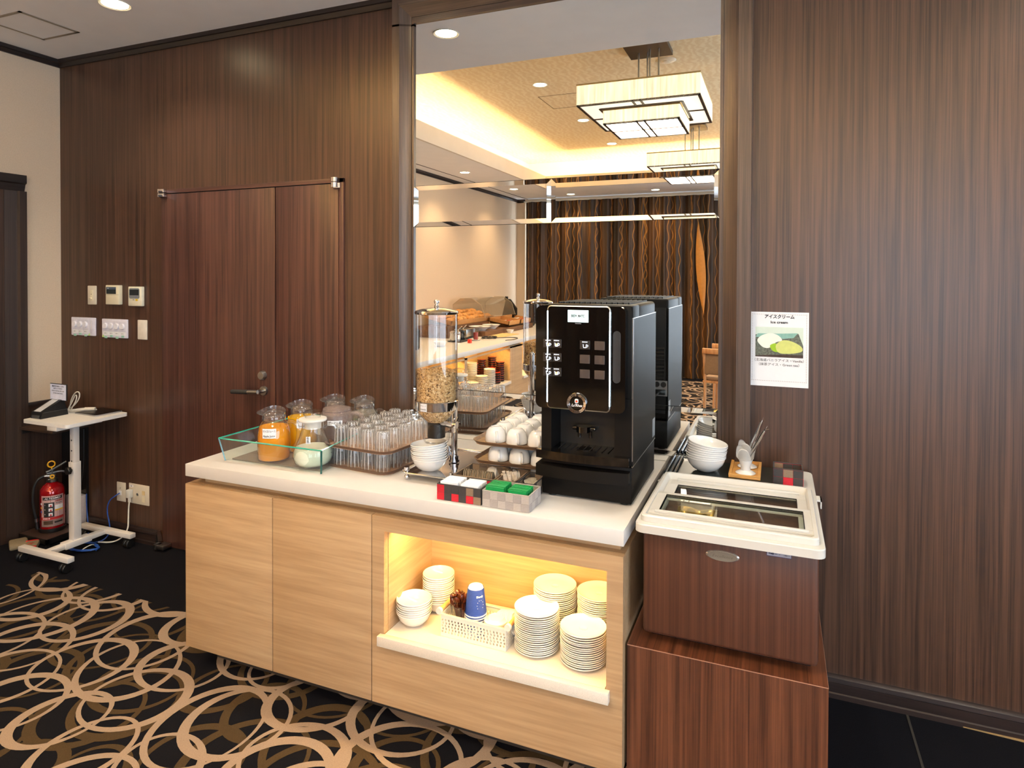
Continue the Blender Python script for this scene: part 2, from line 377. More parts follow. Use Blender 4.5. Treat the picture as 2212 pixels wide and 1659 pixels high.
# ------------------------------------------------------------------ setting
XL, XR, YF, ZC, ZU = -4.26, 4.2, -7.9, 2.978, 3.45
st(MB().box(XL-.15, XR+.15, YF-.15, .15, -.12, 0).out('floor', BLACKC), 'black carpet floor with a tan ring pattern')
fl = bpy.data.objects['floor']
def rings(name, mat, n, zt, seed, rmin, rmax, tmin, tmax):
    rd = random.Random(seed); bm = bmesh.new(); x0, x1, y0, y1 = -3.68, 3.6, -7.6, -.5
    cell = math.sqrt((x1-x0)*(y1-y0)/n); i = 0
    nx, ny = int((x1-x0)/cell)+2, int((y1-y0)/cell)+2
    for a in range(nx):
        for b in range(ny):
            i += 1
            cx = x0+(a-.3+rd.uniform(-.38, .38)+.5*(b % 2))*cell; cy_ = y0+(b-.3+rd.uniform(-.38, .38))*cell
            r = rd.uniform(rmin, rmax); t = rd.uniform(tmin, tmax); an = rd.uniform(0, 2*PI); off = t*.42
            el = rd.uniform(.82, 1.0); z = zt+i*.0000012; sg = 44
            def pt(rad, k, ox, oy):
                t_ = 2*PI*k/sg; X = rad*math.cos(t_)*1; Y = rad*el*math.sin(t_)
                return (cx+X*math.cos(an)-Y*math.sin(an)+ox, cy_+X*math.sin(an)+Y*math.cos(an)+oy, z)
            bo = an+rd.uniform(-1, 1)
            A = [bm.verts.new(pt(r, k, 0, 0)) for k in range(sg)]; B = [bm.verts.new(pt(r-t, k, off*math.cos(bo), off*math.sin(bo))) for k in range(sg)]
            for k in range(sg): bm.faces.new([A[k], A[(k+1) % sg], B[(k+1) % sg], B[k]])
    for co, no in (((x0, 0, 0), (-1, 0, 0)), ((x1, 0, 0), (1, 0, 0)), ((0, y0, 0), (0, -1, 0)), ((0, y1, 0), (0, 1, 0))):
        bmesh.ops.bisect_plane(bm, geom=bm.verts[:]+bm.edges[:]+bm.faces[:], plane_co=co, plane_no=no, clear_outer=True)
    mb = MB(); mb.bm.free(); mb.bm = bm; o = mb.out(name, mat, fl, smooth=False); tag(o, kind='stuff'); return o
rings('carpet_rings', TANC, 780, .0022, 11, .165, .235, .022, .029)
rings('carpet_rings', BRNC, 700, .0008, 23, .15, .23, .022, .030)
MB().box(.455, .463, -7, -.012, 0, .0012).out('carpet_seam', pm('seam_grey', (46, 42, 38), .9), fl)
MB().prism([(.45, -.012), (1.9, -.012), (1.9, -.10), (1.2, -.045)], 0, .004).out('carpet_raw_edge', pm('raw_edge', (150, 122, 78), .9), fl)

def wallb(name, *b, mat=WHITE, label=None):
    return st(MB().box(*b).out(name, mat, smooth=False), label)
wallb('wall_back', XL-.15, XR+.15, 0, .14, 0, 3.6, mat=DW, label='back wall panelled in dark vertical-grained wood')
wallb('wall_left', XL-.15, XL, YF, 0, 0, 3.6, mat=WPAPER, label='left wall in cream embossed wallpaper')
# far wall with window opening behind the curtain and an open window to its right
wf = MB(); wf.box(XL-.15, -4.10, YF-.15, YF, 0, 3.6); wf.box(XL-.15, XR+.15, YF-.15, YF, 2.92, 3.6); wf.box(-4.1, XR+.15, YF-.15, YF, 0, .25)
wf.box(.20, .38, YF-.15, YF, .25, 2.92); wf.box(3.85, XR+.15, YF-.15, YF, .25, 2.92)
st(wf.out('wall_far', WPAPER, smooth=False), 'far wall behind the curtains')
wr = MB(); wr.box(XR, XR+.15, YF-.15, -5.7, 0, 3.6); wr.box(XR, XR+.15, -1.5, .14, 0, 3.6); wr.box(XR, XR+.15, -5.7, -1.5, 2.8, 3.6); wr.box(XR, XR+.15, -5.7, -1.5, 0, .2)
st(wr.out('wall_right', WPAPER, smooth=False), 'right wall in cream wallpaper')
def window(name, ax, rng, z0, z1, pos, n):
    root = bpy.data.objects.new(name, None); COL.objects.link(root); st(root, 'window with white frame and clear panes')
    a, b = rng
    for i in range(n+1):
        t = a+(b-a)*i/n
        m = MB(); (m.box(t-.03, t+.03, pos-.03, pos+.03, z0, z1) if ax == 'x' else m.box(pos-.03, pos+.03, t-.03, t+.03, z0, z1)); m.out('window_frame', WPL, root)
    for z in (z0+.02, z1-.02):
        m = MB(); (m.box(a, b, pos-.03, pos+.03, z-.03, z+.03) if ax == 'x' else m.box(pos-.03, pos+.03, a, b, z-.03, z+.03)); m.out('window_frame', WPL, root)
    for i in range(n):
        u, v = a+(b-a)*i/n+.03, a+(b-a)*(i+1)/n-.03
        m = MB(); (m.quad((u, pos, z0), (v, pos, z0), (v, pos, z1), (u, pos, z1)) if ax == 'x' else m.quad((pos, u, z0), (pos, v, z0), (pos, v, z1), (pos, u, z1))); m.out('pane', WINDG, root)
window('window_1', 'x', (.38, 3.85), .25, 2.92, YF-.08, 3)
window('window_added', 'y', (-5.7, -1.5), .2, 2.8, XR+.08, 3)  # unseen right-wall window, added to brighten the near ceiling with cool fill
window('window_2', 'x', (-4.1, .2), .25, 2.92, YF-.08, 3)
# ceilings
cl = MB(); cl.box(XL, XR, -1.1, 0, ZC, 3.1); cl.box(XL, -3.75, YF, -1.1, ZC, 3.1); cl.box(-3.75, XR, YF, -7.13, ZC, 3.1); cl.box(3.35, XR, -7.13, -1.1, ZC, 3.1)
cl.box(-3.75, -3.3, -7.13, -1.1, ZC, 3.0); cl.box(-3.3, 3.35, -7.13, -6.68, ZC, 3.0)
st(cl.out('ceiling', WHITE, smooth=False), 'low white ceiling round the raised centre')
lp = MB(); lp.box(-3.32, -3.29, -6.70, -1.1, ZC-.001, 3.16); lp.box(-3.32, 3.35, -6.70, -6.67, ZC-.001, 3.16)
st(lp.out('trim_cove_lip', SOFT, smooth=False), 'pale lip hiding the cove lights')
cu = MB(); cu.box(-3.78, -3.74, -7.15, -1.08, 3.0, ZU); cu.box(-3.75, 3.36, -7.16, -7.12, 3.0, ZU); cu.box(3.34, 3.38, -7.13, -1.1, 3.0, ZU); cu.box(-3.75, 3.36, -1.1, -1.06, ZC+.03, ZU)
st(cu.out('trim_cove_wall', SOFT, smooth=False), 'upright of the ceiling cove')
st(MB().box(-3.8, 3.4, -7.18, -1.04, ZU, ZU+.05).out('ceiling_raised', GOLD, smooth=False), 'raised ceiling in gold swirl paper')
MB().box(-4.06, -4.045, YF, -1.4, ZC-.002, ZC+.001).out('slot', DARKGAP, bpy.data.objects['ceiling'])
h = MB()
for b in ((-3.955, -3.645, -.60, -.585), (-3.955, -3.645, -.30, -.285), (-3.955, -3.94, -.6, -.285), (-3.66, -3.645, -.6, -.285)): h.box(*b, ZC-.004, ZC+.001)
hm = h.out('access_hatch', pm('hatch_bronze', (150, 138, 122), .4, .4)); tag(hm, 'square access hatch with a thin bronze rim in the left ceiling', 'hatch')
MB().box(-3.94, -3.66, -.585, -.30, ZC-.002, ZC).out('hatch_panel', WHITE, hm, smooth=False)
# cornices, baseboards, wainscot
def cornice_poly(s): return [(0, ZC), (0, 2.933), (s*.012, 2.933), (s*.022, 2.955), (s*.032, 2.957), (s*.034, ZC)]
st(MB().prism(cornice_poly(-1), XL, -1.744, 'yz').out('trim_1', CORN), 'dark cornice above the wood wall')
st(MB().prism(cornice_poly(-1), -.091, XR, 'yz').out('trim_2', CORN), 'dark cornice above the right wood wall')
st(MB().prism([(XL+(-a), z) for a, z in cornice_poly(-1)], YF, 0, 'xz').out('trim_3', CORNY), 'dark cornice above the wallpaper')
bbp = [(0, 0), (-.02, 0), (-.02, .018), (-.016, .022), (-.016, .058), (-.020, .062), (-.018, .078), (-.006, .086), (0, .086)]
st(MB().prism(bbp, -.09, XR, 'yz').out('baseboard_right', BASEB), 'dark moulded baseboard right of the freezer stand')
st(MB().prism([(a, z*1.05) for a, z in bbp], XL, -3.375, 'yz').out('baseboard_back', BASEB), 'dark moulded baseboard left of the door')
st(MB().prism([(XL-a, z) for a, z in bbp], -7.9, -1.5, 'xz').out('baseboard_left', BASEBY), 'dark baseboard of the left wall')
wn = MB(); wn.box(XL, XL+.012, -.22, 0, 0, .80); st(wn.out('trim_wainscot', DWL), 'dark wood wainscot under the wallpaper')
st(MB().box(XL, XL+.022, -.22, 0, .795, .823, bev=.004).out('trim_dado', CORNY), 'dark dado rail')
st(MB().box(-4.26, -4.10, YF, YF+.02, 2.933, ZC).out('trim_4', CORN), 'cornice return at the far corner')
# left wall doorway
d2 = bpy.data.objects.new('door_2', None); COL.objects.link(d2); st(d2, 'dark wood door in the left wall')
MB().prism([(XL, -.222), (XL+.035, -.222), (XL+.035, -.262), (XL+.022, -.270), (XL+.012, -.335), (XL, -.335)], 0, 2.115, 'xy').out('door_casing', wood('casing_wood', (40, 29, 24), (58, 44, 37), 'z', 60, 1, rough=.42), d2)
MB().prism([(XL, -1.40), (XL+.035, -1.40), (XL+.035, -1.36), (XL+.022, -1.35), (XL+.012, -1.285), (XL, -1.285)], 0, 2.115, 'xy').out('door_casing', MATS['casing_wood'], d2)
MB().prism([(XL, 2.213), (XL+.035, 2.213), (XL+.035, 2.165), (XL+.022, 2.157), (XL+.012, 2.115), (XL, 2.115)], -1.40, -.222, 'xz').out('door_head', CORNY, d2)
MB().box(XL, XL+.008, -1.285, -.335, 0, 2.115).out('door_leaf', DWL, d2)
# the double door in the wood wall
d1 = bpy.data.objects.new('door_1', None); COL.objects.link(d1); st(d1, 'flush double door in reddish dark wood')
MB().box(-3.356, -2.055, -.002, 0, 0, 2.108).out('door_gap', DARKGAP, d1)
MB().box(-3.348, -2.501, -.011, -.002, .012, 2.083, bev=.0015).out('door_leaf', DOORW, d1)
MB().box(-2.494, -2.086, -.011, -.002, .012, 2.083, bev=.0015).out('door_leaf', DOORW, d1)
MB().box(-2.081, -2.053, -.013, -.002, 0, 2.110, bev=.001).out('door_jamb', DOORW, d1)
MB().box(-3.356, -2.053, -.013, -.002, 2.088, 2.110, bev=.001).out('door_head', wood('door_head_wood', (58, 34, 30), (96, 64, 55), 'x', 50, .8, rough=.38), d1)
hx = MB().cyl((-3.345, -.022, 0), .014, 2.091, 2.112, 16); hx.box(-3.345, -3.300, -.036, -.011, 2.091, 2.112, bev=.003); hx.cyl((-3.345, -.022, 0), .014, 2.066, 2.087, 16); hx.box(-3.345, -3.300, -.036, -.011, 2.066, 2.087, bev=.003)
hx.out('hinge', CHROME, d1)
hx = MB().cyl((-2.098, -.024, 0), .020, 2.091, 2.112, 18); hx.cyl((-2.098, -.024, 0), .020, 2.062, 2.087, 18); hx.box(-2.11, -2.07, -.02, -.011, 2.06, 2.085); hx.out('hinge', CHROME, d1)
hx = MB().cyl((-3.335, -.055, 0), .022, .014, .040, 18); hx.box(-3.335, -3.27, -.075, -.012, .014, .040, bev=.006); hx.prism([(-3.375, 0.0), (-3.350, 0.0), (-3.345, .02), (-3.360, .10), (-3.366, .10)], -.040, -.012, 'xz'); hx.out('floor_hinge', STEEL, d1)
lk = MB().lathe([(0, .022), (.020, .022), (.024, .014), (.026, .0)], (0, 0, 0), 20, frame_y(-2.582, -.011, 1.066)); lk.out('lock_knob', STEEL, d1)
hd = MB(); Mh = frame_y(-2.575, -.011, .983); hd.lathe([(0, .012), (.024, .012), (.026, .0)], (0, 0, 0), 20, Mh); hd.rod((-2.575, -.02, .983), (-2.575, -.062, .983), .012); hd.rod((-2.573, -.062, .983), (-2.64, -.062, .979), .011, r2=.012)
hd.out('door_handle', STEEL, d1)
MB().rod((-2.64, -.062, .979), (-2.755, -.062, .973), .0125, 14).out('handle_grip', pm('grip_black', (34, 36, 38), .6), d1)
# mirror frame
prL = [(-1.744, 0), (-1.744, -.042), (-1.741, -.045), (-1.701, -.045), (-1.699, -.043), (-1.651, -.018), (-1.649, -.018), (-1.649, -.014), (-1.645, -.014), (-1.645, -.018), (-1.635, -.018), (-1.635, 0)]
prR = [(-.091, 0), (-.091, -.042), (-.094, -.045), (-.145, -.045), (-.147, -.043), (-.197, -.018), (-.199, -.018), (-.199, -.014), (-.203, -.014), (-.203, -.018), (-.2145, -.018), (-.2145, 0)]
st(MB().prism(prL, 0, 2.83, 'xy').out('trim_5', FRW), 'left upright of the mirror frame')
st(MB().prism(prR, 0, 2.83, 'xy').out('trim_6', FRW), 'right upright of the mirror frame')
tp = MB()
def mit(p, x): return p
prT = [(0, ZC), (-.042, ZC), (-.045, ZC-.003), (-.045, 2.919), (-.043, 2.916), (-.018, 2.867), (-.018, 2.865), (-.014, 2.865), (-.014, 2.859), (-.018, 2.859), (-.018, 2.833), (0, 2.833)]
nT = len(prT)
xa = [-1.744, -1.744, -1.741, -1.701, -1.699, -1.651, -1.649, -1.649, -1.645, -1.645, -1.635, -1.635]
xb = [-.091, -.091, -.094, -.145, -.147, -.197, -.199, -.199, -.203, -.203, -.2145, -.2145]
A = [tp.bm.verts.new((xa[i], prT[i][0], prT[i][1])) for i in range(nT)]; Bq = [tp.bm.verts.new((xb[i], prT[i][0], prT[i][1])) for i in range(nT)]
for i in range(nT): tp._face([A[i], A[(i+1) % nT], Bq[(i+1) % nT], Bq[i]])
st(tp.out('trim_7', FRWX), 'top rail of the mirror frame')
for (sx, pr, nm, ex) in ((-1, prL, 'trim_8', -1.744), (1, prR, 'trim_9', -.091)):   # upper ends of the uprights, mitred
    m = MB(); n = len(pr); xs = pr
    lo = [m.bm.verts.new((p[0], p[1], 2.82)) for p in pr]; hi = [m.bm.verts.new((pr[i][0], pr[i][1], prT[i][1])) for i in range(n)]
    for i in range(n): m._face([lo[i], lo[(i+1) % n], hi[(i+1) % n], hi[i]])
    st(m.out(nm, FRW), 'mitred corner of the mirror frame')
# mirror
mr = E_('wall_mirror', 'tall framed wall mirror behind the white worktop', 'mirror', (-.925, -.004, .84))
def mpane(x0, x1, z0, z1): MB().box(x0, x1, -.008, -.002, z0, z1).out('mirror_pane', MIR, mr, smooth=False)
mpane(-1.635, -.2145, 2.047, 2.833); mpane(-1.635, -.2145, 1.071, 1.846); mpane(-1.635, -.2145, .80, .859)
def bevp(x0, x1, z0, z1, b=.021, la=23):
    m = MB(); bm = m.bm; yb, yf = -.002, -.010
    I = [(x0+b, z0+b), (x1-b, z0+b), (x1-b, z1-b), (x0+b, z1-b)]; O_ = [(x0, z0), (x1, z0), (x1, z1), (x0, z1)]
    m.quad(*[(x, yf, z) for x, z in I])
    t = b*math.tan(math.radians(3.2)); q = b*math.tan(math.radians(15.5)); ql = b*math.tan(math.radians(la))
    def strip(k, dy0, dy1):
        a, c = I[k], I[(k+1) % 4]; d, e = O_[(k+1) % 4], O_[k]
        m.quad((a[0], yf, a[1]), (c[0], yf, c[1]), (d[0], yf+dy1, d[1]), (e[0], yf+dy0, e[1]))
    strip(0, -t, -t); strip(1, q, q); strip(2, -t, -t); strip(3, -ql, -ql)
    m.out('bevelled_pane', MIR, mr, smooth=False)
    MB().box(x0, x1, -.009, -.002, z0-.0015, z0+.0004).out('pane_joint', DARKGAP, mr); MB().box(x0, x1, -.009, -.002, z1-.0004, z1+.0015).out('pane_joint', DARKGAP, mr)
bevp(-1.634, -.933, 1.848, 2.045); bevp(-.933, -.2150, 1.848, 2.045, la=3)
bevp(-1.634, -.933, .861, 1.069); bevp(-.933, -.2150, .861, 1.069, la=3)
# ------------------------------------------------------------------ serving counter
ZT = .837
cb = E_('counter_cabinet', 'pale oak serving cabinet with a lit open niche under the white worktop', 'cabinet', (-1.325, -.41, 0))
X0, X1, YC = -2.235, -.423, -.815
m = MB(); m.box(X0, -1.281, -.79, -.05, .09, .755); m.box(-.470, X1, -.79, -.05, .09, .755); m.box(-1.281, -.470, -.44, -.05, .09, .755); m.box(-1.281, -.470, -.79, -.44, .09, .295); m.box(-1.281, -.470, -.79, -.44, .715, .755)
m.out('carcass', OAK, cb, smooth=False)
m = MB(); m.box(X0+.055, X1-.02, -.765, -.08, .755, .786); m.out('support_rail', OAK, cb, smooth=False)
MB().box(X0+.07, X1-.07, -.72, -.10, 0, .09).out('plinth', pm('kick_grey', (58, 50, 44), .5), cb, smooth=False)
MB().box(X0+.01, -1.29, -.7912, -.7895, .10, .75).out('door_gap', DARKGAP, cb)
MB().box(X0, -1.783, YC, -.791, .085, .755, bev=.0012).out('door', OAK, cb)
MB().box(-1.779, -1.331, YC, -.791, .085, .755, bev=.0012).out('door', OAK, cb)
m = MB(); m.box(-1.327, -1.277, YC, -.791, .085, .755); m.box(-.474, X1, YC, -.791, .085, .755); m.box(-1.277, -.474, YC, -.791, .703, .755); m.box(-1.277, -.474, YC, -.791, .085, .300)
m.out('niche_front', OAK, cb, smooth=False)
MB().box(-1.281, -1.275, -.79, -.475, .30, .715).out('niche_side', OAKY, cb, smooth=False); MB().box(-.476, -.470, -.79, -.475, .30, .715).out('niche_side', OAKY, cb, smooth=False)
m = MB(); m.box(-1.281, -.470, -.475, -.465, .30, .715); m.box(-1.281, -.470, -.79, -.47, .710, .716); m.out('niche_back', OAK, cb, smooth=False)
m = MB(); m.box(-1.273, -.478, -.815, -.478, .302, .338); m.box(-1.293, -.462, -.838, -.815, .302, .338, bev=.002); m.out('niche_shelf', SPECK, cb)
MB().box(-1.24, -.51, -.772, -.755, .702, .710).out('light_strip', emis('strip_glow', (255, 190, 90), 6), cb)
area('niche_light', (-.875, -.745, .700), (0.35, 0, 0), .74, .03, 4.2, (1, .64, .20))
ct = MB().box(-2.232, -.421, -.818, -.012, .787, ZT, bev=.002).out('worktop', STONE); tag(ct, 'thick white worktop on the pale oak serving cabinet', 'worktop')

# ---- glass tub with drinks
tb = E_('glass_tub', 'low flared clear glass tub with green edges at the left end of the worktop', 'tub', (-1.87, -.46, ZT))
zb, ztp = ZT+.001, .929
def pane4(a, b, c, d, name='glass_panel'):
    MB().quad(a, b, c, d).out(name, TUBG, tb, smooth=False)
fl_, fr_, bl_, br_ = (-2.115, -.722, zb), (-1.630, -.716, zb), (-2.115, -.215, zb), (-1.700, -.215, zb)
ft, rtp, bt, brt = (-2.146, -.727, ztp), (-1.626, -.720, ztp), (-2.146, -.205, ztp), (-1.692, -.205, ztp)
pane4(fl_, fr_, rtp, ft); pane4(fl_, bl_, bt, ft); pane4(fr_, br_, brt, rtp); pane4(bl_, br_, brt, bt)
m = MB()
for p, q in ((ft, rtp), (ft, bt), (rtp, brt), (bt, brt)): m.rod(p, q, .0032, 4)
m.out('glass_rim', GLASSE, tb, smooth=False)
m = MB()
for p, q in ((fl_, ft), (fr_, rtp), (bl_, bt), (br_, brt)): m.rod(p, q, .0038, 4)
m.out('glass_corner', pm('dark_green_edge', (22, 84, 80), .12, var=.2, spec=.8), tb, smooth=False)
MB().prism([(-2.10, -.70), (-1.650, -.695), (-1.715, -.23), (-2.10, -.23)], zb+.001, zb+.005).out('tub_liner', pm('grey_brown_liner', (112, 98, 86), .6, var=.1, scale=90), tb)
zj = zb+.0065
JPROF = [(.001, .004), (.060, .004), (.064, .010), (.0655, .05), (.0650, .105), (.0605, .135), (.050, .157), (.0425, .166)]
def liquid(name, rgb, tr):
    m = thin_glass(name, tr,   .6, body=.58, bcol=lin(rgb)); return m
def jug(x, y, face, liqname, liqmat, fill, label, group=None, lid='clear'):
    j = E_('juice_jug', label, 'jug', (x, y, zj), 0, group)
    m = MB(); m.lathe([(0, .003)]+JPROF[1:]+[(.0415, .173)], seg=32, c=(x, y, zj)); m.out('body', GLASS, j, ang=1.2)
    pr = [(max(.0005, r-.0022), z) for r, z in JPROF[1:] if z < fill]; pr = [(0, .007), (.056, .007)]+pr[1:]+[(pr[-1][0]-.0005, fill), (0, fill)]
    MB().lathe(pr, seg=32, c=(x, y, zj)).out(liqname, liqmat, j, ang=1.0)
    # lid: collar and sloping spouted cap
    col = MB().lathe([(.040, .164), (.046, .166), (.047, .171), (.0455, .186), (.044, .188)], (x, y, zj), 28)
    col.out('lid_collar', thin_glass('smoky_clear', (.88, .88, .88), 2.2, edge=(.22, .22, .23), body=.04), j)
    sp = face-PI*.5+.35
    def cap(u, v):
        a = sp+2*PI*u; dd = math.cos(a-sp); r = .044+.002*v+.024*v*v*max(0, dd)**5; z = .187+v*(.014+.015*math.cos(a-face-PI)+.004*max(0, dd)**3)
        return Vector((x+r*math.cos(a), y+r*math.sin(a), zj+z))
    MB().grid(cap, 28, 4).out('lid_spout', MATS['smoky_clear'], j, ang=1.5)
    tp_ = MB().lathe([(0, .211), (.008, .210), (.012, .203), (.030, .200), (.041, .193), (.0445, .186)], (x, y, zj), 24); tp_.out('lid_top', MATS['smoky_clear'], j, ang=1.2)
    ha = face+PI*.36+PI*0; ca, sa = math.cos(ha), math.sin(ha)
    P = [(.048, .150), (.072, .164), (.100, .150), (.106, .110), (.096, .065), (.066, .040)]
    MB().tube([(x+r*ca, y+r*sa, zj+z) for r, z in P], lambda t: .0085-.002*t, 10).out('handle', GLASS, j)
    return j
AJ = liquid('apple_liquid', (255, 176, 20), (.94, .64, .06)); OJ = liquid('amber_liquid', (255, 196, 16), (.96, .74, .05)); TJ = thin_glass('tea_liquid', (.30, .07, .03), .6, body=.45, bcol=lin((80, 26, 14)))
MJ = pm('milk_liquid', (226, 232, 212), .3, var=.01); CJ = thin_glass('pale_liquid', (.86, .86, .84), .6, body=.3, bcol=lin((205, 200, 190)))
def lines_on_label(j, cx, cy_, r, ang, z, rows, mat=INK):
    for body, sz, dz, fit in rows:
        M = face_to(cx+(r+.0010)*math.cos(ang), cy_+(r+.0010)*math.sin(ang), z+dz, ang)
        text('lettering', body, sz, j, M, mat, bend=r, fitw=fit)
p = (-1.925, -.648); f = toward(*p); j1 = jug(*p, f, 'juice', AJ, .140, 'jug of apple juice labelled Apple Juice at the tub front')
curved_label('paper_label', j1, (p[0], p[1]), .0655, f-.30, zj+.131, .056, .021, PAPER); curved_label('paper_label', j1, (p[0], p[1]), .0658, f-.30, zj+.112, .054, .019, PAPER, t=.0012)
lines_on_label(j1, *p, .0662, f-.30, zj+.131, [('リンゴジュース', .011, 0, .050)]); lines_on_label(j1, *p, .0668, f-.30, zj+.112, [('Apple Juice', .012, 0, .048)])
p = (-1.915, -.490); f = toward(*p); j2 = jug(*p, f, 'juice', OJ, .150, 'jug of amber juice half hidden behind the apple juice jug and milk carafe')
curved_label('paper_label', j2, p, .0655, f+.10, zj+.140, .056, .022, PAPER); curved_label('paper_label', j2, p, .0655, f+.10, zj+.120, .054, .018, PAPER)
lines_on_label(j2, *p, .0662, f+.10, zj+.140, [('オレンジジュース', .011, 0, .050)]); lines_on_label(j2, *p, .0662, f+.10, zj+.120, [('Orange Juice', .012, 0, .048)])
p = (-1.865, -.325); f = toward(*p); j3 = jug(*p, f, 'tea', TJ, .110, 'lidded jug of dark reddish tea behind the milk carafe')
# frosted tea pitcher in front of it with its own label
p = (-1.722, -.500); f = toward(*p)
tj = E_('tea_pitcher', 'frosted topped pitcher of dark tea with a white Japanese label', 'jug', (*p, zj))
FR_ = thin_glass('frosted_clear', (.80, .76, .74), .7, edge=(.5, .46, .45), body=.28, bcol=lin((190, 172, 165)), rough=.15)
MB().lathe([(0, .003), (.062, .003), (.066, .01), (.067, .10), (.066, .175), (.060, .190), (.052, .196)], (*p, zj), 30).out('body', FR_, tj, ang=1.2)
MB().lathe([(0, .006), (.060, .006), (.064, .012), (.0645, .128), (0, .128)], (*p, zj), 30).out('tea', TJ, tj, ang=1)
MB().lathe([(.054, .192), (.058, .195), (.056, .203), (.030, .210), (0, .212)], (*p, zj), 30).out('lid', FR_, tj)
ha = f+1.35; MB().tube([(p[0]+r*math.cos(ha), p[1]+r*math.sin(ha), zj+z) for r, z in ((.060, .178), (.088, .182), (.108, .165), (.108, .10), (.092, .06), (.062, .05))], .0085, 10).out('handle', FR_, tj)
curved_label('paper_label', tj, p, .067, f-.12, zj+.152, .062, .020, PAPER); lines_on_label(tj, *p, .0677, f-.12, zj+.152, [('プーアル茶', .014, 0, .052)])
p = (-1.722, -.300); f = toward(*p); j4 = jug(*p, f, 'water', CJ, .150, 'clear lidded jug furthest right at the back of the tub')
# milk carafe
p = (-1.722, -.652); f = toward(*p)
mk = E_('milk_carafe', 'pear-shaped glass carafe of milk with a white stopper lid at the tub front', 'carafe', (*p, zj))
mp_ = [(0, .003), (.055, .003), (.070, .014), (.078, .038), (.076, .060), (.066, .085), (.052, .120), (.043, .150), (.041, .172), (.045, .180)]
MB().lathe(mp_, (*p, zj), 34).out('body', GLASS, mk, ang=1.2)
MB().lathe([(0, .006), (.053, .006), (.067, .016), (.0755, .038), (.0735, .060), (.0665, .076), (0, .076)], (*p, zj), 34).out('milk', MJ, mk, ang=1.0)
MB().lathe([(0, .150), (.032, .150), (.034, .178), (.052, .180), (.055, .184), (.054, .190), (.036, .193), (0, .193)], (*p, zj), 30).out('lid', WPL, mk)
MB().lathe([(.030, .193), (.032, .200), (.038, .206), (.037, .216), (.030, .221), (.016, .224), (0, .224)], (*p, zj), 26).out('lid_knob', thin_glass('knob_clear', (.93, .93, .93), 1.1, edge=(.5, .5, .5)), mk)
ha = f+1.25; MB().tube([(p[0]+r*math.cos(ha), p[1]+r*math.sin(ha), zj+z) for r, z in ((.042, .150), (.062, .168), (.092, .160), (.103, .12), (.092, .075), (.072, .055))], .0075, 10).out('handle', GLASS, mk)
curved_label('paper_label', mk, p, .0545, f-.30, zj+.115, .016, .028, PAPER, t=.006)
lines_on_label(mk, *p, .061, f-.30, zj+.115, [('牛', .012, .006, .011), ('乳', .012, -.006, .011)])

# ---- tumblers on two trays
TRAYM = wood('tray_wood', (134, 104, 84), (178, 146, 120), 'x', 70, 3, rough=.4)
def tray(name, label, c, w, d, z, rz, group, r=.05, mat=TRAYM):
    t = E_(name, label, 'tray', (c[0], c[1], z), rz, group)
    MB().prism(rr_poly(w-.02, d-.02, r-.008), .0, .004, 'xy').out('base', mat, t, world=False)
    m = MB(); n = 6; P0, P1, P2, P3 = rr_poly(w-.02, d-.02, r-.008), rr_poly(w, d, r), rr_poly(w-.006, d-.006, r-.003), rr_poly(w-.026, d-.026, r-.011); N_ = len(P0)
    zs = (.002, .014, .0145, .0045); R_ = [[m.bm.verts.new((p[0], p[1], zz)) for p in P] for P, zz in zip((P0, P1, P2, P3), zs)]
    for q in range(3):
        for i in range(N_): m._face([R_[q][i], R_[q][(i+1) % N_], R_[q+1][(i+1) % N_], R_[q+1][i]])
    m.out('rim', pm('tray_rim', (104, 76, 60), .45) if mat is TRAYM else mat, t, world=False)
    return t
GT = (-1.520, -.405); GR = math.radians(-5)
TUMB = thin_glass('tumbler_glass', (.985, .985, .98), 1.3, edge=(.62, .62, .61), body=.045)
def flute_glints(m):  # white streaks down the flutes paint highlights into the glass colour
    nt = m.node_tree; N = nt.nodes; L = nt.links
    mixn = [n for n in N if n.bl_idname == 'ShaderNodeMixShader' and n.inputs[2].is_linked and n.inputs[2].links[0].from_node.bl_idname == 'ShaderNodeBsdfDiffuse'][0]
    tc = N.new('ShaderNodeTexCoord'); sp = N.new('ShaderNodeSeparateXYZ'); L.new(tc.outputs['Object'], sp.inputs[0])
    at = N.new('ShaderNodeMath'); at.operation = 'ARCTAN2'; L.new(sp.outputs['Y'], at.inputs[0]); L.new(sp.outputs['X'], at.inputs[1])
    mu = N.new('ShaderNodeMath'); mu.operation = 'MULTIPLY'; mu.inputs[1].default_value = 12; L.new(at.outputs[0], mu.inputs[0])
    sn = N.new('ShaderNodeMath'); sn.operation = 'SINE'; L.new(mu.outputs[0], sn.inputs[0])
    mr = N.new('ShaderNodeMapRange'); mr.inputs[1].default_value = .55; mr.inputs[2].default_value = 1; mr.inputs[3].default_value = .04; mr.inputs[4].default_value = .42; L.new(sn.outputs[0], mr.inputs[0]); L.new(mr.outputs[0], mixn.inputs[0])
flute_glints(TUMB)
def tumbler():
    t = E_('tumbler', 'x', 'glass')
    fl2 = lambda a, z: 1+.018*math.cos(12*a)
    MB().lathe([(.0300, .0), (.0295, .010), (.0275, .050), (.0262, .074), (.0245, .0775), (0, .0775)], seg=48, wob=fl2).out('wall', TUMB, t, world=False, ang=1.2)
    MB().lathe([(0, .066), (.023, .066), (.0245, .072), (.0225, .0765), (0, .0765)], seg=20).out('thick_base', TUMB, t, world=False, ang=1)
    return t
tum0 = None
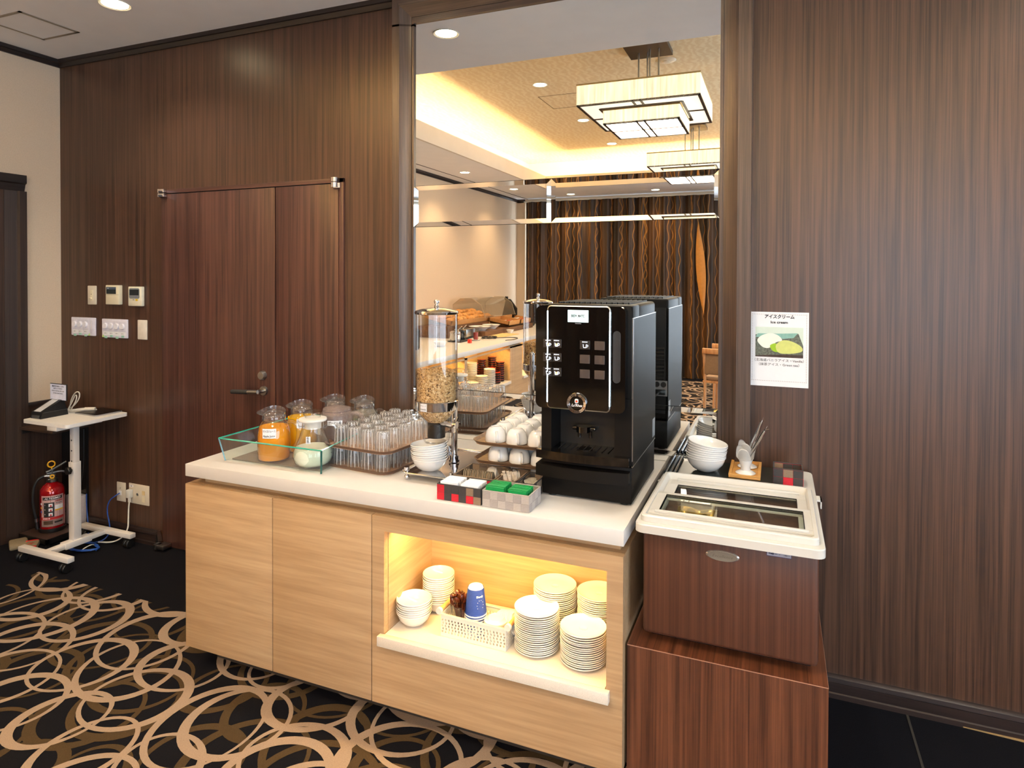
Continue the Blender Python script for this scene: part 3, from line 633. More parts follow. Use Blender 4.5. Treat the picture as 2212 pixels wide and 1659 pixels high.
for lv, zt in (('lower', ZT+.0005), ('upper', ZT+.0005+.0785)):
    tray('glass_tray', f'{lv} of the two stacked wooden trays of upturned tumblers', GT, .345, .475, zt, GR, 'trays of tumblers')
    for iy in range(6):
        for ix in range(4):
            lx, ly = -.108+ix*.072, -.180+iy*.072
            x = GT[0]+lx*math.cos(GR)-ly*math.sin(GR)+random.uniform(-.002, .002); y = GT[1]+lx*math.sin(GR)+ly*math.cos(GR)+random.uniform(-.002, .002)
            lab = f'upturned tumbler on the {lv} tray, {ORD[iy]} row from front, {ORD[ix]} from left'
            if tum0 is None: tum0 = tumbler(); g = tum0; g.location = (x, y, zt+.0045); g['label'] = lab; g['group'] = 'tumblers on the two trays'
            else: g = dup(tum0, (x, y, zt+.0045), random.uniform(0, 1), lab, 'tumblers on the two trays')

# ---- granola dispenser
dx, dy = -1.200, -.575
gd = E_('granola_dispenser', 'tall clear granola dispenser on a polished steel stand', 'dispenser', (dx, dy, ZT))
CAN = thin_glass('canister_clear', (.985, .985, .98), 1.1, edge=(.80, .80, .80))
MB().lathe([(.079, 1.128), (.0800, 1.16), (.0800, 1.466)], (dx, dy, 0), 40).out('canister', CAN, gd, ang=1.4)
MB().lathe([(.0765, 1.128), (.0775, 1.16), (.0775, 1.466)], (dx, dy, 0), 40).out('canister_inner', CAN, gd, ang=1.4)
ld = MB().lathe([(.078, 1.462), (.083, 1.464), (.0838, 1.470), (.081, 1.475), (.055, 1.483), (.02, 1.488), (.010, 1.4885), (.0085, 1.490), (.010, 1.493), (.006, 1.497), (.0055, 1.500), (.0095, 1.505), (.0105, 1.511), (.008, 1.517), (0, 1.519)], (dx, dy, 0), 36); ld.out('lid', CHROME, gd)
MB().lathe([(.0805, 1.101), (.0835, 1.103), (.0835, 1.134), (.0805, 1.136)], (dx, dy, 0), 40).out('band', CHROME, gd)
MB().lathe([(.079, 1.128), (.079, 1.10), (.070, 1.085), (.038, 1.050), (.038, 1.030)], (dx, dy, 0), 36).out('funnel', CAN, gd, ang=1.4)
MB().lathe([(.052, 1.045), (.052, .990), (.046, .974), (.0, .970)], (dx, dy, 0), 32).out('spout', CAN, gd, ang=1.3)
m = MB().cyl((dx, dy, 0), .034, .992, 1.046, 24); m.out('paddle_wheel', BLK, gd)
m = MB(); m.rod((dx+.02, dy-.01, 1.050), (dx+.078, dy-.012, 1.048), .010); m.rod((dx+.078, dy-.012, 1.048), (dx+.094, dy-.012, 1.048), .014, 12)
for k in range(6):
    a = k*PI/3; m.rod((dx+.086, dy-.012, 1.048), (dx+.086+.004, dy-.012+.030*math.cos(a), 1.048+.030*math.sin(a)), .006, 8, r2=.0045)
m.out('turning_knob', CHROME, gd)
px_, py_ = -1.186, -.452
m = MB(); m.rod((px_, py_, .868), (px_, py_, 1.20), .0125, 16); m.cyl((px_, py_, 0), .022, .868, .876); m.cyl((px_, py_, 0), .018, .876, .892); m.sphere((px_, py_, 1.20), .0135); m.out('pole', CHROME, gd)
MB().rod((px_, py_, 1.118), (dx, dy+.078, 1.118), .009).out('bracket', CHROME, gd)
m = MB(); P = rr_poly(.235, .385, .03, (-1.192, -.475)); Q = rr_poly(.215, .365, .025, (-1.192, -.475)); m.prism(Q, .8625, .8650)
N_ = len(P); a_ = [m.bm.verts.new((p[0], p[1], .864)) for p in Q]; b_ = [m.bm.verts.new((p[0], p[1], .870)) for p in P]; c_ = [m.bm.verts.new((p[0]*.996-.0048, p[1]*.996-.0019, .8710)) for p in P]
for i in range(N_): m._face([a_[i], a_[(i+1) % N_], b_[(i+1) % N_], b_[i]]); m._face([b_[i], b_[(i+1) % N_], c_[(i+1) % N_], c_[i]])
m.out('base_plate', CHROME, gd)
for fx, fy in ((-1.288, -.645), (-1.096, -.645), (-1.288, -.305), (-1.096, -.305)):
    m = MB().sphere((fx, fy, ZT+.0105), .0105); m.cyl((fx, fy, 0), .0045, .855, .872, 12); m.cyl((fx, fy, 0), .011, .872, .886, 16); m.out('foot', CHROME, gd)
f = toward(dx, dy); curved_label('paper_label', gd, (dx, dy), .0837, f-.62, 1.118, .029, .029, PAPER)
lines_on_label(gd, dx, dy, .0845, f-.62, 1.118, [('グラノーラ', .0075, .006, .025), ('Granola', .009, -.006, .024)], GREYINK)
# granola fill
GRA = bpy.data.materials.new('granola_flakes'); nt, N, L, P_ = nodes_of(GRA)
tc = N.new('ShaderNodeTexCoord'); v = N.new('ShaderNodeTexVoronoi'); v.inputs['Scale'].default_value = 190; L.new(tc.outputs['Object'], v.inputs['Vector'])
cr = N.new('ShaderNodeValToRGB'); L.new(v.outputs['Color'], cr.inputs['Fac'])
es = cr.color_ramp.elements; es[0].position = .06; es[0].color = (*lin((96, 62, 34)), 1); es[1].position = .95; es[1].color = (*lin((240, 214, 168)), 1)
e_ = es.new(.3); e_.color = (*lin((196, 152, 98)), 1); e_ = es.new(.6); e_.color = (*lin((218, 178, 122)), 1)
L.new(cr.outputs['Color'], P_.inputs['Base Color']); P_.inputs['Roughness'].default_value = .8
b = N.new('ShaderNodeBump'); b.inputs['Distance'].default_value = .004; L.new(v.outputs['Distance'], b.inputs['Height']); L.new(b.outputs['Normal'], P_.inputs['Normal'])
m = MB().lathe([(0, 1.045), (.034, 1.052), (.066, 1.084), (.0735, 1.10), (.0735, 1.243), (.05, 1.247), (.02, 1.244), (0, 1.243)], (dx, dy, 0), 40)
rd = random.Random(5); DRK = pm('raisin', (44, 28, 22), .6)
for k in range(1500):
    a = rd.uniform(0, 2*PI)
    if rd.random() < .3: r = .072*math.sqrt(rd.random()); z = 1.247
    else: z = rd.uniform(1.06, 1.246); r = .0745 if z > 1.10 else .035+.038*(z-1.052)/.048
    c_ = Vector((dx+r*math.cos(a), dy+r*math.sin(a), z)); s_ = rd.uniform(.0018, .0036)
    R3 = Matrix.Rotation(rd.uniform(0, 6), 4, Vector((rd.uniform(-1, 1), rd.uniform(-1, 1), rd.uniform(-1, 1))).normalized())
    m.mi = 1 if rd.random() < .035 else 0
    q = [c_+R3 @ Vector(w_) for w_ in ((s_, 0, 0), (0, s_*.8, 0), (-s_, 0, 0), (0, -s_*.8, 0), (0, 0, s_*.4), (0, 0, -s_*.4))]; V = [m.bm.verts.new(w_) for w_ in q]
    for t_ in ((0, 1, 4), (1, 2, 4), (2, 3, 4), (3, 0, 4), (1, 0, 5), (2, 1, 5), (3, 2, 5), (0, 3, 5)): m._face([V[i] for i in t_])
g = m.out('granola', [GRA, DRK], gd, smooth=False); g['kind'] = 'stuff'

# ---- stacks of bowls and plates
def bowl_mesh(name, r, h):
    p = [(0, .002), (r*.34, .002), (r*.36, 0), (r*.42, .002), (r*.66, h*.22), (r*.86, h*.52), (r*.945, h*.8), (r*.968, h*.93), (r, h*.955), (r*1.004, h*.985), (r*.985, h+.0008), (r*.95, h*.82), (r*.84, h*.55), (r*.62, h*.27), (r*.35, .007), (0, .006)]
    return MB().lathe(p, seg=40).out(name, CER)
def plate_mesh(name, r, h=.012):
    p = [(0, .001), (r*.5, .001), (r*.52, 0), (r*.56, .001), (r*.80, h*.35), (r*.985, h*.86), (r, h), (r*1.0, h+.0022), (r*.985, h+.0028), (r*.78, h*.5), (r*.60, .0042), (r*.18, .0036), (r*.17, .0044), (r*.15, .0036), (0, .0036)]
    return MB().lathe(p, seg=44).out(name, CER)
def stack(proto, cat, noun, where, group, x, y, z0, n, dz, jit=.0012, tilt=None, top=None):
    for i in range(n):
        k = n-1-i
        o = proto if (i == 0 and 'label' not in proto.keys()) else proto.copy()
        if o is not proto: COL.objects.link(o)
        o.location = (x+random.uniform(-jit, jit), y+random.uniform(-jit, jit), z0+i*dz)
        o.rotation_euler = (0, 0, random.uniform(0, 6)) if tilt is None else (tilt[0]*i/n, tilt[1]*i/n, 0)
        pos = 'topmost' if k == 0 else ('bottom one' if i == 0 else f'{ORD[k]} from the top')
        tag(o, f'{noun}, {pos} of the {where}', cat, group)
bw = bowl_mesh('cereal_bowl', .069, .050)
stack(bw, 'bowl', 'white bowl', 'stack by the granola dispenser', 'bowls stacked on the dispenser plate', -1.222, -.588, .8655, 8, .0078, tilt=(0, -.10))
bw2 = bowl_mesh('dessert_bowl', .074, .056)
stack(bw2, 'bowl', 'white bowl', 'stack on the ice cream freezer', 'bowls stacked on the freezer', -.245, -.185, .8665, 8, .0080, tilt=(0, .16))
bw3 = bowl_mesh('soup_bowl', .064, .050)
stack(bw3, 'bowl', 'white bowl', 'shorter front bowl stack in the niche', 'front bowl stack in the niche', -1.214, -.715, .3385, 7, .0075)
bw4 = bowl_mesh('soup_bowl', .060, .048)
stack(bw4, 'bowl', 'white bowl', 'taller rear bowl stack in the niche', 'rear bowl stack in the niche', -1.180, -.592, .3385, 13, .0078)
pl = plate_mesh('side_plate', .0765)
stack(pl, 'plate', 'white plate', 'front left plate stack in the niche', 'plates in the niche, front left stack', -.746, -.690, .3385, 20, .0069)
stack(pl, 'plate', 'white plate', 'front right plate stack in the niche', 'plates in the niche, front right stack', -.579, -.700, .3385, 16, .0069)
stack(pl, 'plate', 'white plate', 'rear left plate stack in the niche', 'plates in the niche, rear left stack', -.722, -.566, .3385, 24, .0069)
stack(pl, 'plate', 'white plate', 'rear right plate stack in the niche', 'plates in the niche, rear right stack', -.562, -.560, .3385, 24, .0069)

# ---- cups on three trays
CUPT = wood('cup_tray_wood', (96, 72, 52), (146, 112, 82), 'x', 70, 3, rough=.4)
def cup():
    c = E_('coffee_cup', 'x', 'cup')
    MB().lathe([(.0385, 0), (.0400, .0015), (.0395, .020), (.0345, .040), (.0245, .052), (.0190, .054), (.0185, .0565), (.0165, .0565), (.0160, .054), (0, .0535)], seg=32).out('bowl', CER, c, world=False)
    MB().tube([(.036, 0, .006), (.052, 0, .008), (.056, 0, .022), (.050, 0, .036), (.032, 0, .042)], .0042, 8).out('handle', CER, c, world=False)
    return c
cup0 = None
for lv, zt, ox in (('bottom', ZT+.0005, .0), ('middle', .9065, .012), ('top', .976, .0)):
    tray('cup_tray', f'{lv} of the three brown trays of upturned cups beside the machine', (-.915+ox*.3, -.385), .300, .37, zt, 0, 'trays of cups', mat=CUPT)
    for iy in range(4):
        for ix in range(3):
            x, y, z = -.985+ox+ix*.0865, -.500+iy*.083, zt+.0045
            if x > -.80: x = min(x, -.806)
            lab = f'upturned white cup on the {lv} tray, {ORD[iy]} row from front, {ORD[ix]} from left'
            a = -PI*.34+random.uniform(-.12, .12)
            if cup0 is None: cup0 = cup(); cup0.location = (x, y, z); cup0.rotation_euler = (0, 0, a); cup0['label'] = lab; cup0['group'] = 'cups on the three trays'
            else: dup(cup0, (x, y, z), a, lab, 'cups on the three trays')

# ---- woven boxes
REDW = pm('red_webbing', (196, 24, 44), .7, var=.08, scale=250, bump=.6, bscale=700); CHW = pm('charcoal_webbing', (54, 52, 54), .7, var=.10, scale=250, bump=.6, bscale=700)
TPW = pm('taupe_webbing', (132, 112, 92), .7, var=.08, scale=250, bump=.6, bscale=700); GRW = pm('grey_webbing', (162, 154, 150), .75, var=.06, scale=250, bump=.6, bscale=700)
GRW2 = pm('pale_grey_webbing', (178, 170, 164), .75, var=.06, scale=250, bump=.6, bscale=700)
PCACHE = {}
def patch(w, h, mat):
    k = (round(w, 4), round(h, 4), mat.name)
    if k not in PCACHE:
        m = MB(); t = .0012
        m.box(-w/2+.0003, w/2-.0003, -t, 0, -h/2+.0003, h/2-.0003, bev=.0006, seg=1); o = m.out('woven_strap', mat); PCACHE[k] = o.data; bpy.data.objects.remove(o)
    return PCACHE[k]
def woven_box(label, x0, x1, y0, y1, z0, z1, nx, ny, nz, pick, inner, rim, wall=.003, group='woven boxes of sachets'):
    b = E_('woven_box', label, 'box', ((x0+x1)/2, (y0+y1)/2, z0), 0, group)
    m = MB(); m.box(x0, x1, y0, y0+wall, z0, z1-.001); m.box(x0, x1, y1-wall, y1, z0, z1-.001); m.box(x0, x0+wall, y0+wall, y1-wall, z0, z1-.001); m.box(x1-wall, x1, y0+wall, y1-wall, z0, z1-.001); m.box(x0+wall, x1-wall, y0+wall, y1-wall, z0, z0+.003)
    m.out('shell', inner, b, smooth=False)
    m = MB()
    for r_ in ((x0-.001, x1+.001, y0-.001, y0+wall+.001), (x0-.001, x1+.001, y1-wall-.001, y1+.001), (x0-.001, x0+wall+.001, y0, y1), (x1-wall-.001, x1+.001, y0, y1)): m.box(*r_, z1-.003, z1, bev=.0008, seg=1)
    m.out('rim', rim, b)
    cx, cyy = (x0+x1)/2, (y0+y1)/2
    def put(px, py, pz, rz, w, h, mat):
        o = bpy.data.objects.new('woven_strap', patch(w, h, mat)); COL.objects.link(o); o.parent = b; o.location = (px-cx, py-cyy, pz-z0); o.rotation_euler = (0, 0, rz)
    H_ = (z1-z0-.003)/nz
    for k in range(nz):
        z = z0+H_*(k+.5)
        for i in range(nx):
            w = (x1-x0)/nx; put(x0+w*(i+.5), y0, z, 0, w, H_, pick(i, k)); put(x0+w*(i+.5), y1-wall, z, 0, w, H_-.001, pick(i+1, k))
        for i in range(ny):
            w = (y1-y0)/ny; put(x1, y0+w*(i+.5), z, PI/2, w, H_, pick(i+1, k)); put(x0, y0+w*(i+.5), z, -PI/2, w, H_, pick(i, k)); put(x0+wall, y0+w*(i+.5), z, PI/2, w*.98, H_-.001, pick(i+2, k))
    return b
tart = {(0, 0): REDW, (0, 1): REDW, (1, 0): CHW, (1, 1): CHW, (2, 0): REDW, (2, 1): CHW, (3, 0): CHW, (3, 1): CHW, (4, 0): REDW, (4, 1): TPW, (5, 0): TPW, (5, 1): CHW}
tartan = lambda i, k: tart[(i % 6, k % 2)]
greyp = lambda i, k: GRW if (i+k) % 2 else GRW2
taup = lambda i, k: (TPW, pm('dark_taupe_webbing', (104, 92, 80), .7, var=.08, scale=250, bump=.6, bscale=700))[(i+k) % 2]
mixp = lambda i, k: (CHW, TPW, TPW)[(i*2+k) % 3]
zc = ZT+.0008
woven_box('red, charcoal and taupe woven box of white sugar packets', -1.077, -.911, -.792, -.690, zc, .893, 6, 4, 2, tartan, CHW, CHW)
woven_box('grey woven box of green tea bags at the worktop edge', -.904, -.737, -.794, -.684, zc, .893, 6, 4, 2, greyp, GRW, GRW2)
woven_box('taupe woven box of rolled brown filters behind the sugar box', -1.072, -.912, -.683, -.525, zc, .893, 5, 5, 2, taup, TPW, TPW)
woven_box('narrow taupe and charcoal woven box of stick packets', -.906, -.835, -.678, -.525, zc, .893, 3, 5, 2, mixp, TPW, mixp(1, 0))
woven_box('charcoal and taupe woven box of creamer pots by the machine', -.829, -.7635, -.678, -.545, zc, .893, 3, 5, 2, mixp, CHW, CHW)
woven_box('red, charcoal and taupe woven box standing on the freezer', -.004, .094, -.258, -.172, .8662, .925, 3, 3, 2, lambda i, k: {(0, 0): CHW, (1, 0): REDW, (2, 0): CHW, (0, 1): CHW, (1, 1): TPW, (2, 1): CHW}[(i % 3, k)], REDW, CHW)
# sachets
SUG = pm('sugar_paper', (240, 240, 242), .75, var=.01); TEAG = bpy.data.materials.new('green_foil'); _a, _b, _c, _d = nodes_of(TEAG)
_d.inputs['Base Color'].default_value = (*lin((0, 150, 76)), 1); _d.inputs['Roughness'].default_value = .28; _d.inputs['Specular IOR Level'].default_value = .7
nz = _b.new('ShaderNodeTexNoise'); nz.inputs['Scale'].default_value = 60; bb = _b.new('ShaderNodeBump'); bb.inputs['Distance'].default_value = .002; bb.inputs['Strength'].default_value = .5; _c.new(nz.outputs['Fac'], bb.inputs['Height']); _c.new(bb.outputs['Normal'], _d.inputs['Normal'])
def packets(name, noun, cat, mat, x0, w, h, ya, yb, n, z, lean, side, group, t=.004, serr=False):
    base = MB()
    if serr:
        k = 12; P = [(-w/2, 0), (w/2, 0)]+[(w/2-(i % 2)*.0016, h*i/k) for i in range(1, k+1)]+[(-w/2+(i % 2)*.0016, h*i/k) for i in range(k, 0, -1)]
        base.prism(P, -t/2, t/2, 'xz')
    else: base.box(-w/2, w/2, -t/2, t/2, 0, h, bev=.0008, seg=1)
    pr = base.out(name, mat)
    for i in range(n):
        o = pr if i == 0 else pr.copy()
        if i: COL.objects.link(o)
        o.location = (x0+random.uniform(-.001, .001), ya+(yb-ya)*i/(n-1), z); o.rotation_euler = (-lean+random.uniform(-.03, .03), 0, random.uniform(-.03, .03))
        tag(o, f'{noun}, {ORD[i]} from the front in the {side} row', cat, group)
packets('sugar_packet', 'white sugar packet', 'packet', SUG, -1.033, .066, .058, -.778, -.712, 10, zc+.006, -.18, 'left', 'sugar packets')
packets('sugar_packet', 'white sugar packet', 'packet', SUG, -.956, .066, .056, -.778, -.712, 10, zc+.006, -.18, 'right', 'sugar packets')
packets('tea_bag', 'green tea bag sachet', 'sachet', TEAG, -.861, .066, .066, -.775, -.712, 8, zc+.004, -.22, 'left', 'green tea bags', .004, True)
packets('tea_bag', 'green tea bag sachet', 'sachet', TEAG, -.782, .066, .062, -.775, -.712, 8, zc+.004, -.22, 'right', 'green tea bags', .004, True)
LIDM = pm('brown_disc', (124, 108, 86), .6)
pr = MB().lathe([(0, 0), (.030, 0), (.031, .002), (.030, .004), (0, .004)], seg=28).out('coaster', LIDM)
for i in range(18):
    o = pr if i == 0 else pr.copy()
    if i: COL.objects.link(o)
    o.location = (-1.045+i*.0064, -.64+.001*(i % 3), zc+.036); o.rotation_euler = (0, PI/2-.12, .25)
    tag(o, f'round brown paper disc, {ORD[i]} from the left in the taupe woven box', 'disc', 'brown paper discs')
STK = pm('stick_paper', (196, 184, 168), .6, var=.25, scale=120)
pr = MB().box(-.006, .006, -.0025, .0025, 0, .062, bev=.001, seg=1).out('stick_packet', STK)
for i in range(10):
    o = pr if i == 0 else pr.copy()
    if i: COL.objects.link(o)
    o.location = (-.895+(i % 5)*.0115, -.640+.035*(i//5), zc+.004); o.rotation_euler = (-.35, -.25+random.uniform(-.1, .1), random.uniform(-.5, .5))
    tag(o, f'slim paper stick packet, {ORD[i % 5]} from left in the {("front", "rear")[i//5]} row', 'packet', 'stick packets')
CRM = pm('creamer_foil', (206, 198, 180), .35, .2, var=.25, scale=160)
pr = MB().lathe([(0, 0), (.011, 0), (.0155, .018), (.0185, .0195), (.0185, .0205), (0, .0205)], seg=20).out('creamer_pot', CRM)
for i, (a, b, c) in enumerate(((-.808, -.655, .024), (-.784, -.63, .026), (-.811, -.62, .030), (-.785, -.595, .024), (-.808, -.580, .028), (-.782, -.660, .012))):
    o = pr if i == 0 else pr.copy()
    if i: COL.objects.link(o)
    o.location = (a, b, zc+c-.008); o.rotation_euler = (random.uniform(-.5, .3), random.uniform(-.4, .4), 0)
    tag(o, f'small foil topped creamer pot, {ORD[i]} in the woven box by the machine', 'creamer', 'creamer pots')
for i, (a, b) in enumerate(((.03, -.225), (.062, -.205), (.05, -.235))):
    o = pr.copy(); COL.objects.link(o); o.location = (a, b, .875+i*.008); tag(o, f'{("left", "right", "upper")[i]} foil topping pot inside the woven box on the freezer', 'creamer', 'pots on the freezer')
# ---- coffee machine
MX0, MX1, MYF, MYB, MZ1 = -.757, -.441, -.610, -.178, 1.513
cm = E_('coffee_machine', 'large black bean-to-cup coffee machine on the worktop', 'coffee machine', (-.6, -.39, ZT))
for fx in (MX0+.03, MX1-.03):
    for fy in (MYF+.03, MYB-.03): MB().cyl((fx, fy, 0), .016, ZT, ZT+.010, 14).out('foot', BLK, cm)
MB().box(MX0, MX1, MYF, MYB, ZT+.008, .968, bev=.004).out('base', BLKM, cm)
m = MB(); m.box(MX0, MX1, -.50, MYB, .972, MZ1-.002, bev=.012, seg=3); m.box(MX0-.002, MX0+.034, -.615, -.49, .985, 1.20); m.box(MX1-.058, MX1, -.615, -.49, .985, 1.20); m.box(MX0, MX1, -.615, -.49, 1.19, MZ1-.002, bev=.008); m.out('body', BLKM, cm)
MB().box(MX1-.004, MX1+.0022, -.608, MYB+.004, .972, 1.468).out('side_panel', BLKM, cm)
m = MB(); m.box(MX1-.001, MX1+.0032, -.6105, -.6075, .990, 1.469); m.box(MX1-.001, MX1+.0032, -.61, MYB, 1.4675, 1.4695); m.box(MX1-.001, MX1+.003, -.61, MYB, .9695, .972); m.out('side_trim', STEEL, cm)
m = MB()
for i in range(13):
    for j in range(3): m.box(MX0+.035+i*.0195, MX0+.047+i*.0195, -.52+j*.11, -.435+j*.11, MZ1-.003, MZ1+.0006)
m.out('top_vents', BLKG, cm)
m = MB()
for i in range(14): m.box(MX0+.030+i*.0195, MX0+.0345+i*.0195, -.53, -.20, MZ1-.003, MZ1+.004, bev=.001, seg=1)
m.out('top_rail', BLKM, cm)
# front door
MB().prism(rr_poly(.312, .352, .022, (-.611, 1.332)), -.655, -.600, 'xz').out('front_door', BLKG, cm)
gl = MB(); P = rr_poly(.2200, .352, .014, (-.6140, 1.333)); Q = rr_poly(.2130, .345, .011, (-.6140, 1.333)); n = len(P)
for i in range(n):
    a, b, c, d = P[i], P[(i+1) % n], Q[(i+1) % n], Q[i]
    gl.quad((a[0], -.659, a[1]), (b[0], -.659, b[1]), (c[0], -.6605, c[1]), (d[0], -.6605, d[1])); gl.quad((a[0], -.655, a[1]), (b[0], -.655, b[1]), (b[0], -.659, b[1]), (a[0], -.659, a[1]))
gl.out('panel_trim', STEEL, cm)
MB().prism(Q, -.6600, -.655, 'xz').out('glass_panel', BLKG, cm)
LED = emis('led_glow', (214, 240, 255), 14, (1, 1, 70)); m = MB()
for x in (-.7225, -.5055): m.box(x-.0012, x+.0012, -.6615, -.659, 1.178, 1.490)
m.out('led_strip', LED, cm)
MB().prism(rr_poly(.0245, .172, .0122, (-.4835, 1.342)), -.6575, -.655, 'xz').out('door_handle', pm('handle_dark', (40, 42, 46), .35), cm)
sc_ = MB().box(-.6505, -.5785, -.6612, -.660, 1.4535, 1.4945, bev=.0005, seg=1).out('screen', emis('screen_white', (206, 232, 232), .62), cm)
text('lettering', 'BREW  MATIC', .0125, cm, frame_y(-.6150, -.6614, 1.4745), INK, fitw=.046, bold=.0004); m = MB(); m.prism([(-.6165, 1.470), (-.6135, 1.470), (-.6150, 1.4665)], -.6616, -.6610, 'xz'); m.out('screen_mark', INK, cm)
text('lettering', 'rheavendors', .0042, cm, frame_y(-.6140, -.6612, 1.4495), PAPER)
BT = pm('button_grey', (72, 64, 62), .3); BTL = pm('button_dark', (46, 42, 41), .3); IC = emis('icon_glow', (226, 236, 255), 1.6); ICB = emis('icon_coffee', (222, 178, 120), 1.0)
bx = [-.6900, -.7205, -.5905, -.5400]; bz = [1.3795, 1.3320, 1.2825]
for r_ in range(3):
    for c_ in range(4):
        lit = (r_ == 0 and c_ < 3) or c_ < 2; x, z = bx[c_], bz[r_]-.0005*c_
        MB().box(x-.0172, x+.0172, -.6610, -.6600, z-.0146, z+.0146, bev=.0004, seg=1).out('button', BTL if lit else BT, cm)
        if lit:
            m = MB(); m.prism([(x-.0065, z+.002), (x-.0050, z+.002), (x-.0034, z-.009), (x-.0048, z-.009)], -.6618, -.6610, 'xz'); m.prism([(x+.0050, z+.002), (x+.0065, z+.002), (x+.0048, z-.009), (x+.0034, z-.009)], -.6618, -.6610, 'xz'); m.box(x-.0045, x+.0045, -.6618, -.661, z-.0100, z-.0082)
            m.tube([(x+.0060, -.6614, z+.000), (x+.0112, -.6614, z-.0005), (x+.0105, -.6614, z-.006), (x+.005, -.6614, z-.007)], .0007, 5); m.out('cup_icon', IC, cm)
            MB().box(x-.0042, x+.0042, -.6616, -.661, z-.0075, z-.0005).out('cup_icon_fill', ICB if (r_, c_) in ((0, 1), (2, 0), (0, 0)) else BTL, cm)
            MB().box(x-.009, x+.009, -.6616, -.661, z+.0088, z+.0108).out('button_caption', IC, cm)
lg = MB().lathe([(.0215, .003), (.024, .008), (.033, .010), (.0355, .004), (.0355, 0)], (0, 0, 0), 40, frame_y(-.6165, -.6600, 1.1815)); lg.out('badge_ring', CHROME, cm)
MB().lathe([(0, .0055), (.0215, .0055), (.0215, 0)], (0, 0, 0), 36, frame_y(-.6165, -.6605, 1.1815)).out('badge_face', BLKG, cm)
text('badge_lettering', "La'Rhea", .0125, cm, frame_y(-.6160, -.6668, 1.1745), PAPER, bold=.0002, fitw=.037, shear=.3)
m = MB(); m.prism(rr_poly(.0125, .0145, .004, (-.6165, 1.1895)), -.6672, -.6660, 'xz'); m.out('badge_emblem', PAPER, cm)
MB().prism(rr_poly(.0075, .0070, .003, (-.6165, 1.1885)), -.6677, -.6670, 'xz').out('badge_emblem', pm('emblem_orange', (214, 80, 30), .5), cm)
for k in range(12):
    a = PI*1.1+k*PI*.8/11; text('badge_lettering', 'RHEAVENDORS·'[k], .0058, cm, frame_y(-.6165+.0290*math.cos(a), -.6706, 1.1815+.0290*math.sin(a)) @ Matrix.Rotation(a+PI/2, 4, 'Z'), INK)
# recess, outlet, grid, tray, drawer
MB().box(-.722, -.5, -.512, -.498, .985, 1.16).out('recess_back', BLK, cm)
m = MB(); m.box(-.665, -.580, -.560, -.51, 1.066, 1.078, bev=.004); m.cyl((-.622, -.558, 0), .026, 1.062, 1.082, 20); m.cyl((-.60, -.548, 0), .006, 1.04, 1.07, 12); m.cyl((-.64, -.548, 0), .006, 1.04, 1.07, 12); m.out('outlet', BLKG, cm)
def bowed(z0, z1, yfr, bow, x0=MX0-.013, x1=MX1-.004, yb=-.49, bev=0):
    P = [(x0+(x1-x0)*k/14, yfr-bow*math.sin(PI*k/14)) for k in range(15)]; return MB().prism([(x1, yb)]+[(x0, yb)]+P, z0, z1)
bowed(.978, 1.006, -.640, .018).out('drip_tray', BLKG, cm)
m = MB()
for i in range(9): m.rod((-.70+i*.022, -.60, 1.0075), (-.70+i*.022, -.52, 1.0075), .0018, 6)
m.out('drip_grille', BLKG, cm)
m = MB(); m.cyl((-.613, -.575, 0), .028, 1.006, 1.0085, 20); m.out('cup_rest', BLKM, cm)
bowed(.917, .957, -.642, .018).out('waste_drawer', BLKM, cm)
# back side seen in the mirror
MB().box(MX0+.01, MX1-.01, MYB-.001, MYB+.0035, 1.0, 1.47).out('rear_panel', BLK, cm)
m = MB()
for i in range(9): m.rod((-.56, MYB+.004, 1.157+i*.0165), (-.457, MYB+.004, 1.157+i*.0165), .0065, 8)
m.out('rear_louvre', BLK, cm)
MB().box(-.53, -.443, MYB+.0037, MYB+.007, 1.078, 1.146).out('socket_plate', pm('plate_grey', (150, 150, 150), .4, .3), cm)
m = MB(); m.cyl((0, 0, 0), .012, 0, .008, 16, M=Matrix.Translation((-.488, MYB+.007, 1.130)) @ Matrix.Rotation(-PI/2, 4, 'X')); m.cyl((0, 0, 0), .012, 0, .008, 16, M=Matrix.Translation((-.459, MYB+.007, 1.130)) @ Matrix.Rotation(-PI/2, 4, 'X')); m.box(-.505, -.450, MYB+.006, MYB+.016, 1.084, 1.108, bev=.003); m.out('fuse_and_socket', BLK, cm)
MB().tube([(-.478, MYB+.018, 1.096), (-.49, MYB+.05, 1.08), (-.56, MYB+.07, 1.04), (-.58, MYB+.06, .95), (-.62, MYB+.05, .90)], .004, 8).out('power_lead', BLK, cm)
m = MB().box(MX1+.0022, MX1+.0028, -.235, -.186, .985, 1.055); m.out('rating_label', pm('rating_silver', (150, 154, 158), .4, .3, var=.2, scale=200), cm)

# ---- plinth and ice cream freezer
pn = E_('freezer_stand', 'reddish walnut box stand carrying the ice cream freezer', 'stand', (-.135, -.41, 0))
MB().box(-.415, .143, -.787, -.032, 0, .4735).out('box', WAL, pn, smooth=False)
MB().box(-.4155, .1435, -.7875, -.032, .4735, .4755).out('top_edge', pm('edge_banding', (168, 128, 108), .4), pn, smooth=False)
MB().box(-.4145, .1425, -.7865, -.032, .4745, .4762).out('top_board', WALT, pn, smooth=False)
fz = E_('ice_cream_freezer', 'wood panelled ice cream chest freezer with white rim and sliding glass lids', 'freezer', (-.13, -.41, .476))
FY = -.762
m = MB(); m.box(-.374, .119, FY, -.06, .508, .845, bev=.014, seg=3); m.out('body', FRZW, fz)
m = MB(); m.box(-.35, .10, FY+.03, -.08, .496, .515); m.out('underside', DARKGAP, fz)
for fx in (-.33, .08):
    for fy in (-.64, -.12): MB().cyl((fx, fy, 0), .018, .4762, .500, 14).out('foot', BLK, fz)
